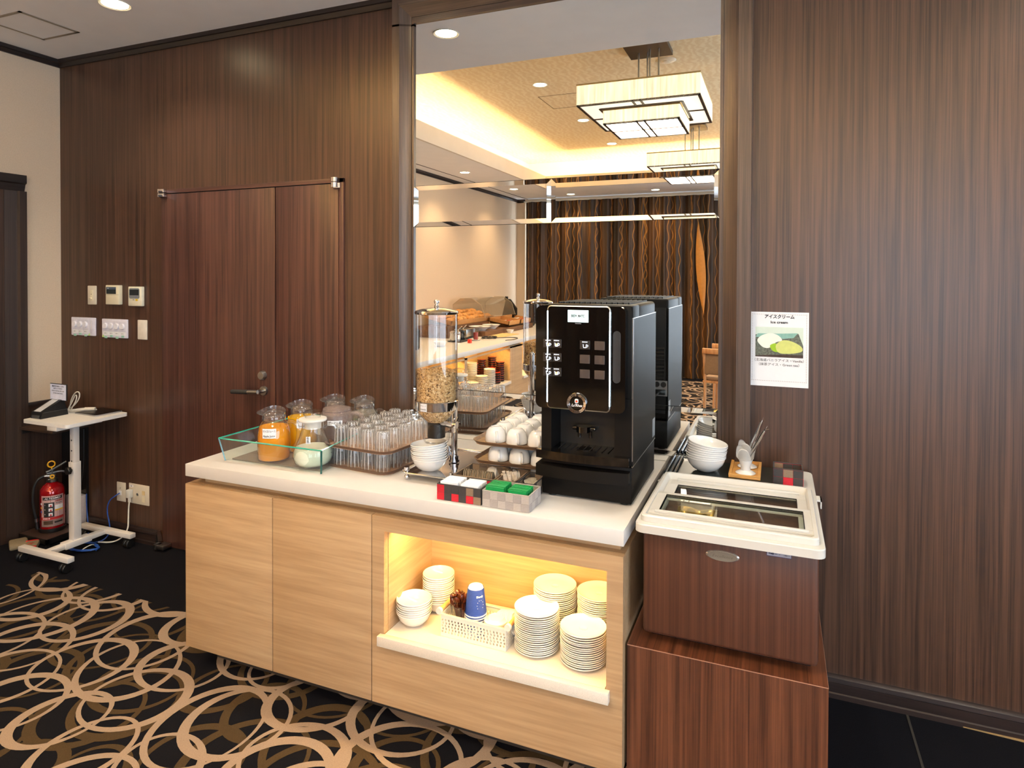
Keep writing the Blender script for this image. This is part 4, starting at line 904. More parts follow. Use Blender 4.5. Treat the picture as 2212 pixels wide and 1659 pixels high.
def ring(mb, Po, Pi, z):
    n = len(Po); o_ = [mb.bm.verts.new((p[0], p[1], z)) for p in Po]; i_ = [mb.bm.verts.new((p[0], p[1], z)) for p in Pi]
    for k in range(n): mb._face([o_[k], o_[(k+1) % n], i_[(k+1) % n], i_[k]])
def wallring(mb, P, Q, z0, z1):
    n = len(P); a = [mb.bm.verts.new((p[0], p[1], z0)) for p in P]; b = [mb.bm.verts.new((p[0], p[1], z1)) for p in Q]
    for k in range(n): mb._face([a[k], a[(k+1) % n], b[(k+1) % n], b[k]])
R0 = rr_poly(.524, .775, .026, (-.1295, -.4225)); R0b = rr_poly(.520, .771, .024, (-.1295, -.4225))
HOLE = rr_poly(.400, .37, .012, (-.130, -.5325))
T0 = rr_poly(.496, .480, .020, (-.1300, -.545)); T1 = rr_poly(.490, .474, .017, (-.1300, -.545)); T2 = rr_poly(.470, .455, .010, (-.1300, -.545)); T3 = rr_poly(.452, .43, .010, (-.130, -.545))
FCR = pm('freezer_cream', (208, 206, 200), .32, var=.01)
m = MB(); wallring(m, R0, R0, .838, .859); wallring(m, R0, R0b, .859, .862); ring(m, R0b, T0, .862); m.prism(R0, .836, .838)
m.out('rim_skirt', FCR, fz, ang=.9)
m = MB(); wallring(m, T0, T0, .862, .878); wallring(m, T0, T1, .878, .882); ring(m, T1, T2, .882); wallring(m, T2, T3, .882, .862); ring(m, T3, HOLE, .862); wallring(m, HOLE, HOLE, .862, .720); m.out('lid_frame', FCR, fz, ang=.7)
MB().box(-.331, .071, -.718, -.347, .7195, .720).out('basin_floor', pm('basin_grey', (206, 210, 200), .4, .1), fz)
FGL = thin_glass('freezer_glass', (.94, .97, .94), .55)
def lid(x0, x1, y0, y1, z, bx_, byf, byb, lipf):
    m = MB(); t = .009
    m.box(x0, x1, y0, y0+byf, z, z+t, bev=.002); m.box(x0, x1, y1-byb, y1, z, z+t, bev=.002); m.box(x0, x0+bx_, y0+byf-.002, y1-byb+.002, z, z+t); m.box(x1-bx_, x1, y0+byf-.002, y1-byb+.002, z, z+t)
    if lipf == 'front': m.box(x0+.02, x1-.02, y0+.001, y0+.012, z+t-.001, z+t+.008, bev=.002)
    else: m.box(x0+.02, x1-.02, y1-.012, y1-.001, z+t-.001, z+t+.008, bev=.002)
    o = m.out('sliding_lid', FCR, fz); g = MB().box(x0+bx_, x1-bx_, y0+byf, y1-byb, z+.002, z+.006).out('pane', FGL, o, world=True, smooth=False)
    m = MB(); m.box(x0+bx_-.001, x1-bx_+.001, y1-byb, y1-byb+.0015, z, z+t+.0003); m.box(x0+bx_-.0015, x0+bx_, y0+byf, y1-byb, z, z+t+.0003); m.box(x1-bx_, x1-bx_+.0015, y0+byf, y1-byb, z, z+t+.0003); m.out('seal', BLK, o, smooth=False)
lid(-.345, .098, -.560, -.355, .8600, .030, .025, .055, 'back'); lid(-.362, .112, -.745, -.535, .8705, .030, .034, .026, 'front')
m = MB(); m.box(-.369, -.3665, -.755, -.34, .862, .8635); m.box(.1165, .119, -.755, -.34, .862, .8635); m.out('lid_track', DARKGAP, fz)
MB().box(-.385, .030, -.300, -.045, .8615, .8655).out('rear_deck', pm('dark_green_deck', (24, 30, 26), .3, var=.2, scale=50, spec=.5), fz)
for x in (-.379, -.362, -.347): MB().rod((x, -.298, .872), (x, -.048, .872), .0055, 10).out('deck_rail', pm('rail_dark', (42, 48, 58), .25, .7), fz)
m = MB(); m.box(.131, .147, -.375, -.330, .858, .864); m.box(.143, .147, -.375, -.330, .835, .864); m.out('side_hook', FCR, fz)
m = MB(); m.sphere((-.393, -.33, .850), .009, 12, .6); m.out('side_knob', FCR, fz)
lgm = MB(); lgm.lathe([(0, .004), (.9, .004), (1.0, .001), (1.0, 0)], (0, 0, 0), 40, frame_y(-.140, FY, .785) @ Matrix.Diagonal((.0475, .0165, 1, 1))); lgm.out('oval_badge', pm('badge_rim', (214, 210, 204), .25, .8), fz)
MB().lathe([(0, .0052), (.88, .0052), (.9, .003)], (0, 0, 0), 40, frame_y(-.140, FY, .785) @ Matrix.Diagonal((.0475, .0155, 1, 1))).out('badge_face', pm('badge_grey', (142, 136, 126), .35, .5), fz)
text('badge_lettering', 'Excellence', .0125, fz, frame_y(-.140, FY-.0055, .785), pm('badge_ink', (110, 102, 92), .5), fitw=.058, shear=.35)
MB().box(-.019, .047, FY-.0012, FY, .807, .8225).out('number_plate', pm('plate_blue_rim', (36, 30, 96), .4), fz); MB().box(-.0178, .0458, FY-.0018, FY, .8085, .8225).out('number_plate_face', pm('plate_face', (176, 180, 196), .35, .3), fz)
text('plate_lettering', 'meiji', .0075, fz, frame_y(-.0065, FY-.0019, .8155), pm('plate_ink', (24, 22, 60), .5), bold=.0003); text('plate_lettering', 'NO.', .004, fz, frame_y(.006, FY-.0019, .8150), MATS['plate_ink']); text('plate_lettering', 'JF', .0035, fz, frame_y(.016, FY-.0019, .8150), MATS['plate_ink']); text('plate_lettering', '19011', .0065, fz, frame_y(.034, FY-.0019, .8140), MATS['plate_ink'])
# ice cream cartons inside
CART = pm('carton_white', (206, 210, 206), .5); FOIL = pm('gold_foil', (226, 182, 92), .18, .9, var=.1, scale=30, bump=.3, bscale=60)
def carton(nm, label, x0, x1, y0, y1, zt, col, flap=None):
    c = E_(nm, label, 'carton', ((x0+x1)/2, (y0+y1)/2, .7205))
    m = MB(); m.box(x0, x1, y0, y0+.004, .7205, zt); m.box(x0, x1, y1-.004, y1, .7205, zt); m.box(x0, x0+.004, y0, y1, .7205, zt); m.box(x1-.004, x1, y0, y1, .7205, zt); m.box(x0, x1, y0, y1, .7205, .73); m.out('carton_wall', CART, c, smooth=False)
    MB().grid(lambda u, v: Vector((x0+.005+(x1-x0-.01)*u, y0+.005+(y1-y0-.01)*v, zt-.035+.010*noise.noise(Vector((u*4, v*4, x0*9))))), 10, 10).out('ice_cream', col, c)
    if flap: m = MB(); m.grid(lambda u, v: Vector((x0+(x1-x0)*u, y0+(y1-y0)*.62*v, zt+.012+.022*math.sin(PI*v)+.004*math.sin(9*u))), 12, 8); m.out('foil_flap', flap, c)
carton('ice_cream_carton', 'ice cream carton with gold foil flap under the left of the glass lids', -.285, -.165, -.700, -.50, .835, pm('vanilla', (238, 226, 190), .5), FOIL)
carton('ice_cream_carton', 'ice cream carton lying in the middle of the freezer well', -.150, -.03, -.70, -.50, .825, pm('green_tea_ice', (156, 150, 84), .5))
carton('ice_cream_carton', 'grey ice cream carton at the right end of the freezer well', -.015, .06, -.70, -.50, .815, pm('dark_ice', (92, 84, 80), .5))
MB().box(-.312, -.290, -.71, -.36, .7205, .835).out('well_divider', CART, fz)
# tulip spoon stands
wt = E_('wooden_coaster', 'square light wood coaster under the white tulip stands on the freezer', 'tray', (-.1, -.13, .866))
m = MB(); m.box(-.158, -.047, -.240, -.030, .8660, .8745, bev=.002); m.box(-.158, -.148, -.24, -.03, .8745, .8795); m.box(-.057, -.047, -.24, -.03, .8745, .8795); m.box(-.148, -.057, -.24, -.231, .8745, .8795); m.box(-.148, -.057, -.039, -.03, .8745, .8795)
m.out('board', wood('coaster_wood', (196, 140, 70), (226, 172, 100), 'x', 30, 3), wt)
def tulip(x, y, lab, rz):
    t = E_('tulip_holder', lab, 'holder', (x, y, .8752), rz, 'tulip spoon stands'); sg = 42
    prof = [(0, .001), (.034, .001), (.036, .003), (.032, .006), (.018, .014), (.0165, .026), (.022, .042), (.026, .055)]
    MB().lathe(prof, seg=sg).out('foot', CER, t, world=False)
    for k in range(3):
        def pet(u, v):
            a = k*2*PI/3+(u-.5)*2*PI/3*(1.0-.16*v); hh = .052+(.046*(1-(abs(2*u-1))**2.4*.8))*v
            r = .026+.009*v-.001*v*v; return Vector((r*math.cos(a), r*math.sin(a), hh))
        m = MB().grid(pet, 12, 8); m.out('petal', CER, t, world=False, solid=-.0022, ang=1.2)
    return t
tulip(-.100, -.195, 'front white tulip-shaped stand holding steel picks', .3); tulip(-.098, -.105, 'rear white tulip-shaped stand behind the other one', .3)
for i, (p, q, w) in enumerate((((-.108, -.195, .900), (-.025, -.215, 1.064), 'nearer'), ((-.106, -.110, .900), (-.040, -.135, 1.078), 'further'))):
    t = E_('steel_fork', f'{w} of the two slim steel fruit forks leaning from the tulip stands', 'fork', p, 0, 'steel picks in the tulip stands')
    d = Vector(q)-Vector(p); m = MB(); m.rod(p, Vector(p)+d*.88, .0064, 12); m.out('handle', CHROME, t)
    m = MB(); m.rod(Vector(p)+d*.88, Vector(p)+d*.94, .0035, 8, r2=.001); m.rod(Vector(p)+d*.92, q, .0012, 6, r2=.0005); m.rod(Vector(p)+d*.90, Vector(q)+Vector((.006, 0, -.012)), .0012, 6, r2=.0005); m.out('tines', CHROME, t)

# ---- niche: basket, glass of spoons, paper cups, lids
bk = E_('plastic_basket', 'white perforated plastic basket with bar handles in the niche', 'basket', (-.96, -.69, .338), math.radians(-1.5))
BW, BD, BH = .250, .115, .078
def pwall(mb, L, H, toM, n, rows):
    mb.mi = 0; step = L/n; hw = step*.28
    z = [0]; zr = H*.16; hh = (H*.66)/rows
    mb.box(0, L, -.001, .001, 0, zr, M=toM); mb.box(0, L, -.001, .001, zr+hh*rows, H, M=toM)
    for r_ in range(rows):
        o = 0 if r_ % 2 == 0 else step*.35; z0 = zr+hh*r_; mb.box(0, L, -.001, .001, z0+hh*.68, z0+hh, M=toM)
        for i in range(n+1):
            a = max(0, i*step-step*.28+o*.6); b = min(L, i*step+step*.28+o*.6)
            if b > a: mb.box(a, b, -.001, .001, z0, z0+hh*.68, M=toM)
m = MB(); T = Matrix.Translation
pwall(m, BW, BH, T((-BW/2, -BD/2, 0)), 20, 5); pwall(m, BW, BH, T((-BW/2, BD/2, 0)), 20, 5); pwall(m, BD, BH, T((BW/2, -BD/2, 0)) @ Matrix.Rotation(PI/2, 4, 'Z'), 9, 5); pwall(m, BD, BH, T((-BW/2, -BD/2, 0)) @ Matrix.Rotation(PI/2, 4, 'Z'), 9, 5)
m.box(-BW/2, BW/2, -BD/2, BD/2, .001, .003); m.out('basket_body', WPL, bk, world=False, smooth=False)
m = MB(); P = rr_poly(BW+.008, BD+.008, .008); Q = rr_poly(BW-.006, BD-.006, .005)
wallring(m, P, P, BH-.006, BH); ring(m, P, Q, BH); m.out('basket_rim', WPL, bk, world=False)
WB = pm('beech', (206, 150, 92), .5)
for s in (-1, 1):
    MB().rod((s*(BW/2+.008), -BD/2-.002, BH+.006), (s*(BW/2+.008), BD/2+.002, BH+.006), .0085, 14).out('handle_bar', WB, bk, world=False)
    m = MB()
    for q in (-1, 1): m.rod((s*(BW/2+.008), q*(BD/2+.004), BH+.006), (s*(BW/2+.008), q*(BD/2-.008), BH+.006), .0115, 14)
    m.out('handle_cap', WPL, bk, world=False)
sg = E_('spoon_glass', 'ribbed clear glass packed with brown plastic spoons in the basket', 'glass', (-1.037, -.69, .3415))
MB().lathe([(0, .002), (.027, .002), (.030, .01), (.037, .095), (.0355, .095), (.029, .012), (0, .008)], (-1.037, -.69, .3415), 36, wob=lambda a, z: 1+.015*math.cos(18*a)).out('tumbler', GLASS, sg, ang=1.2)
BRP = pm('brown_spoon_plastic', (84, 38, 20), .22, var=.2, scale=60, spec=.6)
sp0 = MB(); sp0.box(-.003, .003, -.001, .001, 0, .085); sp0.lathe([(0, -.003), (.008, -.001), (.0125, .003)], (0, 0, 0), 12, Matrix.Translation((0, 0, .096)) @ Matrix.Rotation(PI/2, 4, 'X') @ Matrix.Diagonal((1, 1.35, 1, 1))); sp0 = sp0.out('plastic_spoon', BRP)
rd = random.Random(3)
for i in range(40):
    o = sp0 if i == 0 else sp0.copy()
    if i: COL.objects.link(o)
    a = rd.uniform(0, 2*PI); r = .020*math.sqrt(rd.random()); t = .34*rd.random()+.05
    o.location = (-1.037+r*.5*math.cos(a), -.69+r*.5*math.sin(a), .353+rd.uniform(-.004, .012)); o.rotation_euler = (-t*math.sin(a), t*math.cos(a), rd.uniform(0, 6))
    tag(o, 'brown plastic spoon packed among the others in the ribbed glass', 'spoon', 'brown plastic spoons in the glass')
BLU = bpy.data.materials.new('blue_cup_paper'); nt, N, L, P_ = nodes_of(BLU)
tc = N.new('ShaderNodeTexCoord'); wv = N.new('ShaderNodeTexWave'); wv.bands_direction = 'Z'; wv.inputs['Scale'].default_value = 110; L.new(tc.outputs['Object'], wv.inputs['Vector'])
P_.inputs['Base Color'].default_value = (*lin((26, 66, 158)), 1); P_.inputs['Roughness'].default_value = .55
b = N.new('ShaderNodeBump'); b.inputs['Strength'].default_value = .6; b.inputs['Distance'].default_value = .001; L.new(wv.outputs['Fac'], b.inputs['Height']); L.new(b.outputs['Normal'], P_.inputs['Normal'])
def pcup():
    c = E_('paper_cup', 'x', 'cup')
    MB().lathe([(.0285, .004), (.0385, .088), (.0385, .092)], seg=32).out('sleeve', BLU, c, world=False)
    MB().lathe([(.0385, .0), (.0400, .001), (.0400, .0035), (.0385, .0045)], seg=32).out('rolled_rim', PAPER, c, world=False)
    MB().lathe([(0, -.006), (.0245, -.006), (.0262, 0), (.027, 0)], seg=32).out('bottom_disc', PAPER, c, world=False)
    return c
pc = pcup()
# turn the sleeve the right way: rim down, bottom up
for ch in list(pc.children):
    me = ch.data
    for v in me.vertices:
        if ch.name.startswith('sleeve'): v.co.z = .096-v.co.z
        elif ch.name.startswith('bottom'): v.co.z = .0945-v.co.z-.004
for i in range(9):
    lab = f'upturned blue paper cup, {("topmost" if i == 8 else ORD[8-i]+" from the top")} of the stack in the basket'
    q = pc if i == 0 else dup(pc)
    q.location = (-.975, -.694, .342+i*.0092); q['label'] = lab; q['group'] = 'blue paper cups in the basket'
top = q
f = toward(-.975, -.694)
text('cup_lettering', 'Blendy', .0095, q, face_to(0, 0, 0, f+.45) @ T((0, .070, .0325)) , PAPER, bold=.0002, bend=.032, world=False)
for k in range(10):
    a = k*2*PI/10; mm = face_to(0, 0, 0, f+.45); p_ = mm @ Vector((.012*math.cos(a), .042+.017*math.sin(a), .0350))
    MB().lathe([(0, .0005), (.0011, .0005), (.0011, 0)], (0, 0, 0), 6, Matrix.Translation(p_) @ mm.to_3x3().to_4x4()).out('cup_print_dot', PAPER, q, world=False)
ldm = MB().lathe([(0, .0155), (.026, .0155), (.0275, .017), (.029, .0155), (.031, .012), (.037, .009), (.041, .008), (.042, .004), (.0415, 0)], seg=36).out('takeaway_cover', WPL)
for s, (cx, cyy, n, nm, tx) in enumerate(((-.893, -.702, 9, 'upright', 0), (-.868, -.664, 7, 'tilted', 0))):
    for i in range(n):
        o = ldm if (s == 0 and i == 0) else ldm.copy()
        if o is not ldm: COL.objects.link(o)
        if nm == 'upright': o.location = (cx, cyy, .342+i*.0078)
        else: o.location = (cx-.012+i*.0062, cyy+.002, .386+.001*i); o.rotation_euler = (0.1, .95, 0)
        tag(o, f'white coffee cup cover, {("topmost" if i == n-1 else ORD[n-1-i]+" from the end")} of the {nm} stack in the basket', 'cover', 'cup lids in the basket')
# ---- poster on the wall
po = E_('ice_cream_poster', 'white laminated ice cream poster taped to the wood wall', 'poster', (.0125, -.001, 1.324))
MB().box(-.094, .119, -.0022, -.0006, 1.177, 1.4705).out('sheet', PAPER, po, smooth=False)
CX = .0125
def py(z): return frame_y(CX, -.0025, z)
text('poster_lettering', 'アイスクリーム', .0175, po, py(1.4515), INK, bold=.0005, fitw=.108, shear=.1); text('poster_lettering', 'Ice cream', .0135, po, py(1.4300), INK, bold=.0004, fitw=.062)
text('poster_lettering', '（北海道バニラアイス・Vanilla）', .0125, po, py(1.2795), INK, bold=0, fitw=.178); text('poster_lettering', '（抹茶アイス・Green tea）', .0125, po, py(1.2625), INK, bold=0, fitw=.146)
m = MB()
for i in range(31):
    for z in (1.4615, 1.1985):
        x = CX-.0985+.197*i/30; m.box(x-.0013, x+.0013, -.0027, -.0020, z-.0008, z+.0008)
for i in range(41):
    for x in (CX-.0985, CX+.0985):
        z = 1.1985+.263*i/40; m.box(x-.0008, x+.0008, -.0027, -.0020, z-.0013, z+.0013)
m.out('poster_dots', pm('dot_brown', (140, 116, 100), .7), po, smooth=False)
def blob(name, pts, y, mat):
    n = len(pts); o_ = []
    for i in range(n):
        p0, p1, p2, p3 = (Vector(pts[(i+k-1) % n]+(0,)) for k in range(4))
        for t in (0, .25, .5, .75): o_.append(.5*((2*p1)+(-p0+p2)*t+(2*p0-5*p1+4*p2-p3)*t*t+(-p0+3*p1-3*p2+p3)*t*t*t))
    MB().prism([(CX+p.x, p.y) for p in o_], y, y+.0001, 'xz').out(name, mat, po, smooth=False)
PH = lambda a, b: (-.087+.174*a, 1.2925+.1185*b)      # photo window coords 0..1, bottom-left origin
def flat(name, poly, y, mat): MB().prism([(CX+PH(*p)[0], PH(*p)[1]) for p in poly], y, y+.0001, 'xz').out(name, mat, po, smooth=False)
flat('photo_print', [(0, 0), (1, 0), (1, 1), (0, 1)], -.0024, pm('print_backdrop', (206, 220, 206), .6, var=.03, scale=30))
flat('photo_print', [(0, .02), (1, .0), (1, .40), (.90, .80), (.5, .78), (0, .74)], -.0026, pm('print_plate', (92, 98, 88), .6, var=.5, scale=160))
flat('photo_print', [(0, .66), (.05, .78), (.5, .79), (.89, .82), (.80, .66), (.60, .62), (.3, .64)], -.0028, pm('print_teal', (128, 176, 166), .6, var=.12, scale=80))
flat('photo_print', [(0, 0), (1, 0), (1, .10), (.6, .10), (0, .04)], -.0028, pm('print_dark', (60, 44, 38), .6, var=.3, scale=90))
blob('photo_print', [PH(*p) for p in ((.04, .55), (.12, .70), (.28, .79), (.42, .77), (.52, .68), (.56, .56), (.44, .50), (.36, .38), (.28, .30), (.18, .31), (.10, .40))], -.0030, pm('print_vanilla', (238, 236, 222), .6, var=.03, scale=60))
blob('photo_print', [PH(*p) for p in ((.31, .38), (.40, .46), (.46, .42), (.48, .24), (.46, .17), (.36, .22))], -.0032, pm('print_lime', (150, 190, 30), .6, var=.08, scale=60))
blob('photo_print', [PH(*p) for p in ((.43, .32), (.46, .46), (.58, .57), (.72, .56), (.86, .48), (.97, .36), (.98, .24), (.88, .17), (.68, .13), (.50, .15))], -.0034, pm('print_matcha', (204, 210, 120), .6, var=.06, scale=60))

# ---- switches, thermostats and sockets on the wood wall
def plate(name, label, cat, x0, x1, z0, z1, d, mat, grp='wall controls by the door'):
    r = E_(name, label, cat, ((x0+x1)/2, 0, (z0+z1)/2), 0, grp); MB().box(x0, x1, -d, -.0005, z0, z1, bev=min(.004, d*.45)).out('cover', mat, r); return r
p = plate('light_switch', 'small ivory switch plate, upper left of the wall controls', 'switch', -3.998, -3.920, 1.425, 1.543, .008, IVORY)
MB().box(-3.975, -3.945, -.0095, -.008, 1.45, 1.517, bev=.001).out('insert', CREAMP, p); m = MB().box(-3.972, -3.952, -.020, -.009, 1.460, 1.470, bev=.003); m.out('toggle', CREAMP, p); m = MB().cyl((0, 0, 0), .0025, 0, .002, 8, M=frame_y(-3.96, -.0085, 1.490)); m.out('pilot_lamp', INK, p)
p = plate('thermostat', 'older cream thermostat with dark display, upper middle control', 'thermostat', -3.806, -3.690, 1.430, 1.548, .028, CREAMP)
MB().box(-3.797, -3.713, -.0292, -.028, 1.495, 1.530).out('display', pm('lcd_dark', (44, 48, 48), .25), p); MB().box(-3.797, -3.713, -.0296, -.028, 1.522, 1.537).out('display_header', pm('slate_blue', (70, 82, 100), .35), p); text('lettering', 'PAC', .007, p, frame_y(-3.78, -.0298, 1.529), PAPER); MB().box(-3.806, -3.690, -.0284, -.027, 1.4895, 1.4905).out('flap_line', DARKGAP, p)
p = plate('thermostat', 'newer white thermostat with grey oval display beside the door', 'thermostat', -3.616, -3.502, 1.424, 1.541, .022, pm('thermo_white', (228, 222, 198), .35))
MB().prism(rr_poly(.088, .062, .012, (-3.562, 1.500)), -.0232, -.022, 'xz').out('display_bezel', pm('bezel_grey', (118, 126, 130), .35), p); MB().box(-3.600, -3.524, -.0242, -.023, 1.489, 1.523).out('display', MATS['lcd_dark'], p)
MB().box(-3.552, -3.533, -.0228, -.0218, 1.455, 1.467).out('sticker', pm('sticker_yellow', (236, 196, 40), .5), p); text('lettering', '運転', .008, p, frame_y(-3.568, -.0228, 1.461), GREYINK); text('lettering', 'REMOTE', .004, p, frame_y(-3.545, -.0245, 1.479), pm('blue_print', (74, 74, 170), .5))
GRN = pm('green_tape', (160, 206, 186), .6)
def dimmer(label, x0, x1, z0, z1, n, blank):
    p = plate('dimmer_panel', label, 'switch panel', x0, x1, z0, z1, .010, pm('cool_white_plate', (218, 216, 228), .35)); w = (x1-x0-.020)/(n+(1.1 if blank else .15))
    for i in range(n):
        cx = x0+.014+w*(i+.5); MB().box(cx-w*.48, cx+w*.48, -.0108, -.010, z1-.075, z1-.014).out('bezel_line', pm('plate_line', (190, 188, 198), .5), p); MB().box(cx-w*.465, cx+w*.465, -.0112, -.010, z1-.0742, z1-.0148).out('module', MATS['cool_white_plate'], p)
        MB().lathe([(0, .010), (.0160, .010), (.0180, .008), (.0190, 0)], (0, 0, 0), 24, frame_y(cx, -.0112, z1-.044)).out('dial', pm('dial_white', (228, 226, 232), .3), p)
        MB().box(cx-w*.46, cx+w*.46, -.0112, -.010, z1-.100, z1-.078).out('name_card', PAPER, p); text('lettering', '■ダウン', .006, p, frame_y(cx, -.0114, z1-.089), GREYINK)
        MB().box(cx-.011, cx+.011, -.0125, -.010, z0-.004+.008*(i % 2), z0+.009+.008*(i % 2)).out('tape', GRN, p)
    if blank: MB().box(x1-.042, x1-.018, -.0116, -.010, z0+.018, z1-.016, bev=.001).out('blank_cover', MATS['cool_white_plate'], p)
    MB().prism([(x1-.062 if blank else x0+.008, z0+.000), (x1-.045 if blank else x0+.026, z0+.004), (x1-.050 if blank else x0+.014, z0+.018)], -.0126, -.0115, 'xz').out('arrow_tape', pm('lime_tape', (176, 222, 120), .6), p)
dimmer('white panel of three dimmer dials with a blank slot', -4.150, -3.926, 1.229, 1.343, 3, True); dimmer('white panel of four dimmer dials', -3.866, -3.640, 1.225, 1.340, 4, False)
plate('blank_plate', 'plain ivory blank plate right of the dimmer panels', 'plate', -3.557, -3.478, 1.223, 1.341, .007, pm('blank_ivory', (222, 214, 200), .4))
p = plate('data_socket', 'ivory data socket plate with blue lead plugged in', 'socket', -3.745, -3.669, .223, .340, .006, IVORY, 'low sockets by the door'); text('lettering', 'F', .013, p, frame_y(-3.712, -.0062, .303), INK); MB().box(-3.722, -3.703, -.010, -.006, .262, .288).out('port', PAPER, p)
p = plate('power_socket', 'wide ivory socket plate with a white plug in its left side', 'socket', -3.639, -3.467, .225, .345, .006, IVORY, 'low sockets by the door'); MB().box(-3.632, -3.600, -.0068, -.006, .322, .336).out('tag_label', PAPER, p); text('lettering', '15A', .009, p, frame_y(-3.616, -.0072, .329), INK)
m = MB(); m.lathe([(0, .003), (.008, .003), (.009, 0)], (0, 0, 0), 14, frame_y(-3.563, -.006, .285)); m.out('tv_jack', STEEL, p); MB().box(-3.525, -3.50, -.0066, -.006, .285, .31).out('label_patch', pm('tan_label', (214, 190, 140), .6), p); MB().box(-3.525, -3.50, -.0066, -.006, .242, .277).out('label_patch', CREAMP, p)
pg = E_('power_plug', 'white plug and lead hanging from the left of the wide socket plate', 'plug', (-3.613, -.03, .26))
m = MB(); m.box(-3.630, -3.598, -.034, -.007, .262, .312, bev=.004); m.box(-3.620, -3.606, -.028, -.014, .235, .262, bev=.003); m.out('plug_body', WPL, pg)
MB().tube([(-3.613, -.022, .24), (-3.61, -.03, .19), (-3.585, -.05, .14), (-3.575, -.06, .09), (-3.60, -.08, .04), (-3.66, -.10, .012), (-3.75, -.12, .008)], .0042, 8).out('lead', WPL, pg)
dl = E_('data_lead', 'blue network lead plugged into the data socket and coiled on the floor', 'cable', (-3.712, -.02, .27))
BLC = pm('blue_cable', (34, 78, 160), .4)
MB().tube([(-3.712, -.012, .275), (-3.712, -.035, .268), (-3.745, -.055, .24), (-3.760, -.06, .18), (-3.735, -.06, .10), (-3.722, -.065, .05), (-3.735, -.10, .010), (-3.78, -.15, .008), (-3.83, -.17, .010)], .0035, 8).out('lead', BLC, dl)
rd = random.Random(9); P = []
for k in range(70):
    a = k*.62; P.append((-3.76+.115*math.cos(a)+rd.uniform(-.012, .012), -.205+.052*math.sin(a)+rd.uniform(-.01, .01), .008+.010*abs(math.sin(k*.9))))
MB().tube(P, .0033, 6, smooth=1).out('coil', BLC, dl); MB().tube([(-3.985, -.03, .24), (-3.97, -.04, .16), (-3.93, -.06, .09), (-3.88, -.09, .02), (-3.84, -.13, .010)], .0035, 8).out('lead', BLC, dl)
MB().tube([(-3.725, -.160, .008), (-3.70, -.19, .03), (-3.695, -.235, .03), (-3.72, -.25, .008)], .0028, 6).out('cable_tie', WPL, dl)

# ---- rolling side table
tbx = E_('rolling_table', 'narrow white rolling table with a height-adjustable post in the corner', 'table', (-3.75, -.26, 0))
WM = pm('white_enamel', (222, 216, 210), .35, var=.01)
MB().prism(rr_poly(.385, .37, .022, (-3.800, -.212)), .762, .781).out('table_top', pm('table_laminate', (232, 228, 222), .4, var=.01), tbx)
m = MB(); m.box(-3.775, -3.695, -.395, -.13, .738, .762, bev=.001); m.out('top_bracket', WM, tbx)
m = MB(); m.box(-3.752, -3.718, -.285, -.251, .50, .742, bev=.002); m.out('inner_post', WM, tbx)
m = MB()
for z in (.66, .60, .54): m.cyl((0, 0, 0), .0045, 0, .001, 10, M=frame_y(-3.735, -.2855, z))
m.out('post_hole', INK, tbx)
m = MB(); m.box(-3.757, -3.713, -.290, -.246, .085, .535, bev=.002); m.out('outer_post', WM, tbx)
m = MB(); m.cyl((0, 0, 0), .006, 0, .022, 10, M=frame_y(-3.728, -.290, .492)); m.lathe([(0, .03), (.018, .03), (.021, .026), (.021, .012), (.012, .008)], (0, 0, 0), 30, frame_y(-3.728, -.290, .492), wob=lambda a, z: 1+.07*math.cos(6*a)); m.out('height_knob', BLK, tbx)
m = MB(); m.box(-3.925, -3.505, -.462, -.425, .058, .085, bev=.002); m.out('foot_bar', WM, tbx)
m = MB(); m.box(-3.935, -3.50, -.105, -.068, .058, .085, bev=.002); m.out('foot_bar', WM, tbx)
m = MB(); m.box(-3.750, -3.710, -.43, -.10, .056, .082, bev=.002); m.box(-3.757, -3.703, -.34, -.19, .052, .087, bev=.002); m.out('cross_bar', WM, tbx)
for x, y in ((-3.910, -.444), (-3.545, -.444), (-3.905, -.087), (-3.530, -.087)):
    m = MB()
    for s in (-.012, .012): m.lathe([(0, -.009), (.022, -.009), (.025, -.006), (.025, .006), (.022, .009), (0, .009)], (x+s, y-.006, .0255), 22, Matrix.Rotation(PI/2, 4, 'Y'))
    m.box(x-.018, x+.018, y-.012, y+.016, .030, .052, bev=.006); m.cyl((x, y, 0), .007, .045, .060); m.out('caster', BLK, tbx)
# things on it
tr_ = E_('ticket_reader', 'black wedge-shaped ticket reader with a white notice on its back', 'reader', (-3.90, -.24, .782))
BM_ = pm('reader_black', (20, 20, 21), .38)
def R_(a, b, c): return (-3.955+a, -.36+b, .7815+c)
m = MB(); m.prism([(-.355, .7815), (-.348, .812), (-.340, .815), (-.205, .815), (-.200, .7815)], -3.985, -3.892, 'yz'); m.prism([(-.350, .810), (-.347, .818), (-.235, .874), (-.222, .872), (-.205, .812)], -3.985, -3.895, 'yz'); m.out('reader_body', BM_, tr_)
m = MB(); m.quad((-3.972, -.344, .8207), (-3.915, -.344, .8207), (-3.915, -.240, .8727), (-3.972, -.240, .8727)); m.out('paper_slot', PAPER, tr_, solid=.001)
m = MB(); m.box(-3.893, -3.8905, -.345, -.205, .813, .816); m.out('seam', pm('reader_seam', (60, 60, 62), .4), tr_); m = MB(); m.box(-3.97, -3.91, -.3565, -.350, .7825, .80); m.out('reader_slot', pm('reader_grey', (58, 58, 60), .4), tr_)
m = MB(); m.box(-4.000, -3.852, -.236, -.230, .866, .966, bev=.002); m.out('sign_holder', BM_, tr_); MB().box(-3.996, -3.856, -.2372, -.236, .871, .962).out('sign_sheet', pm('notice_paper', (214, 218, 238), .6), tr_)
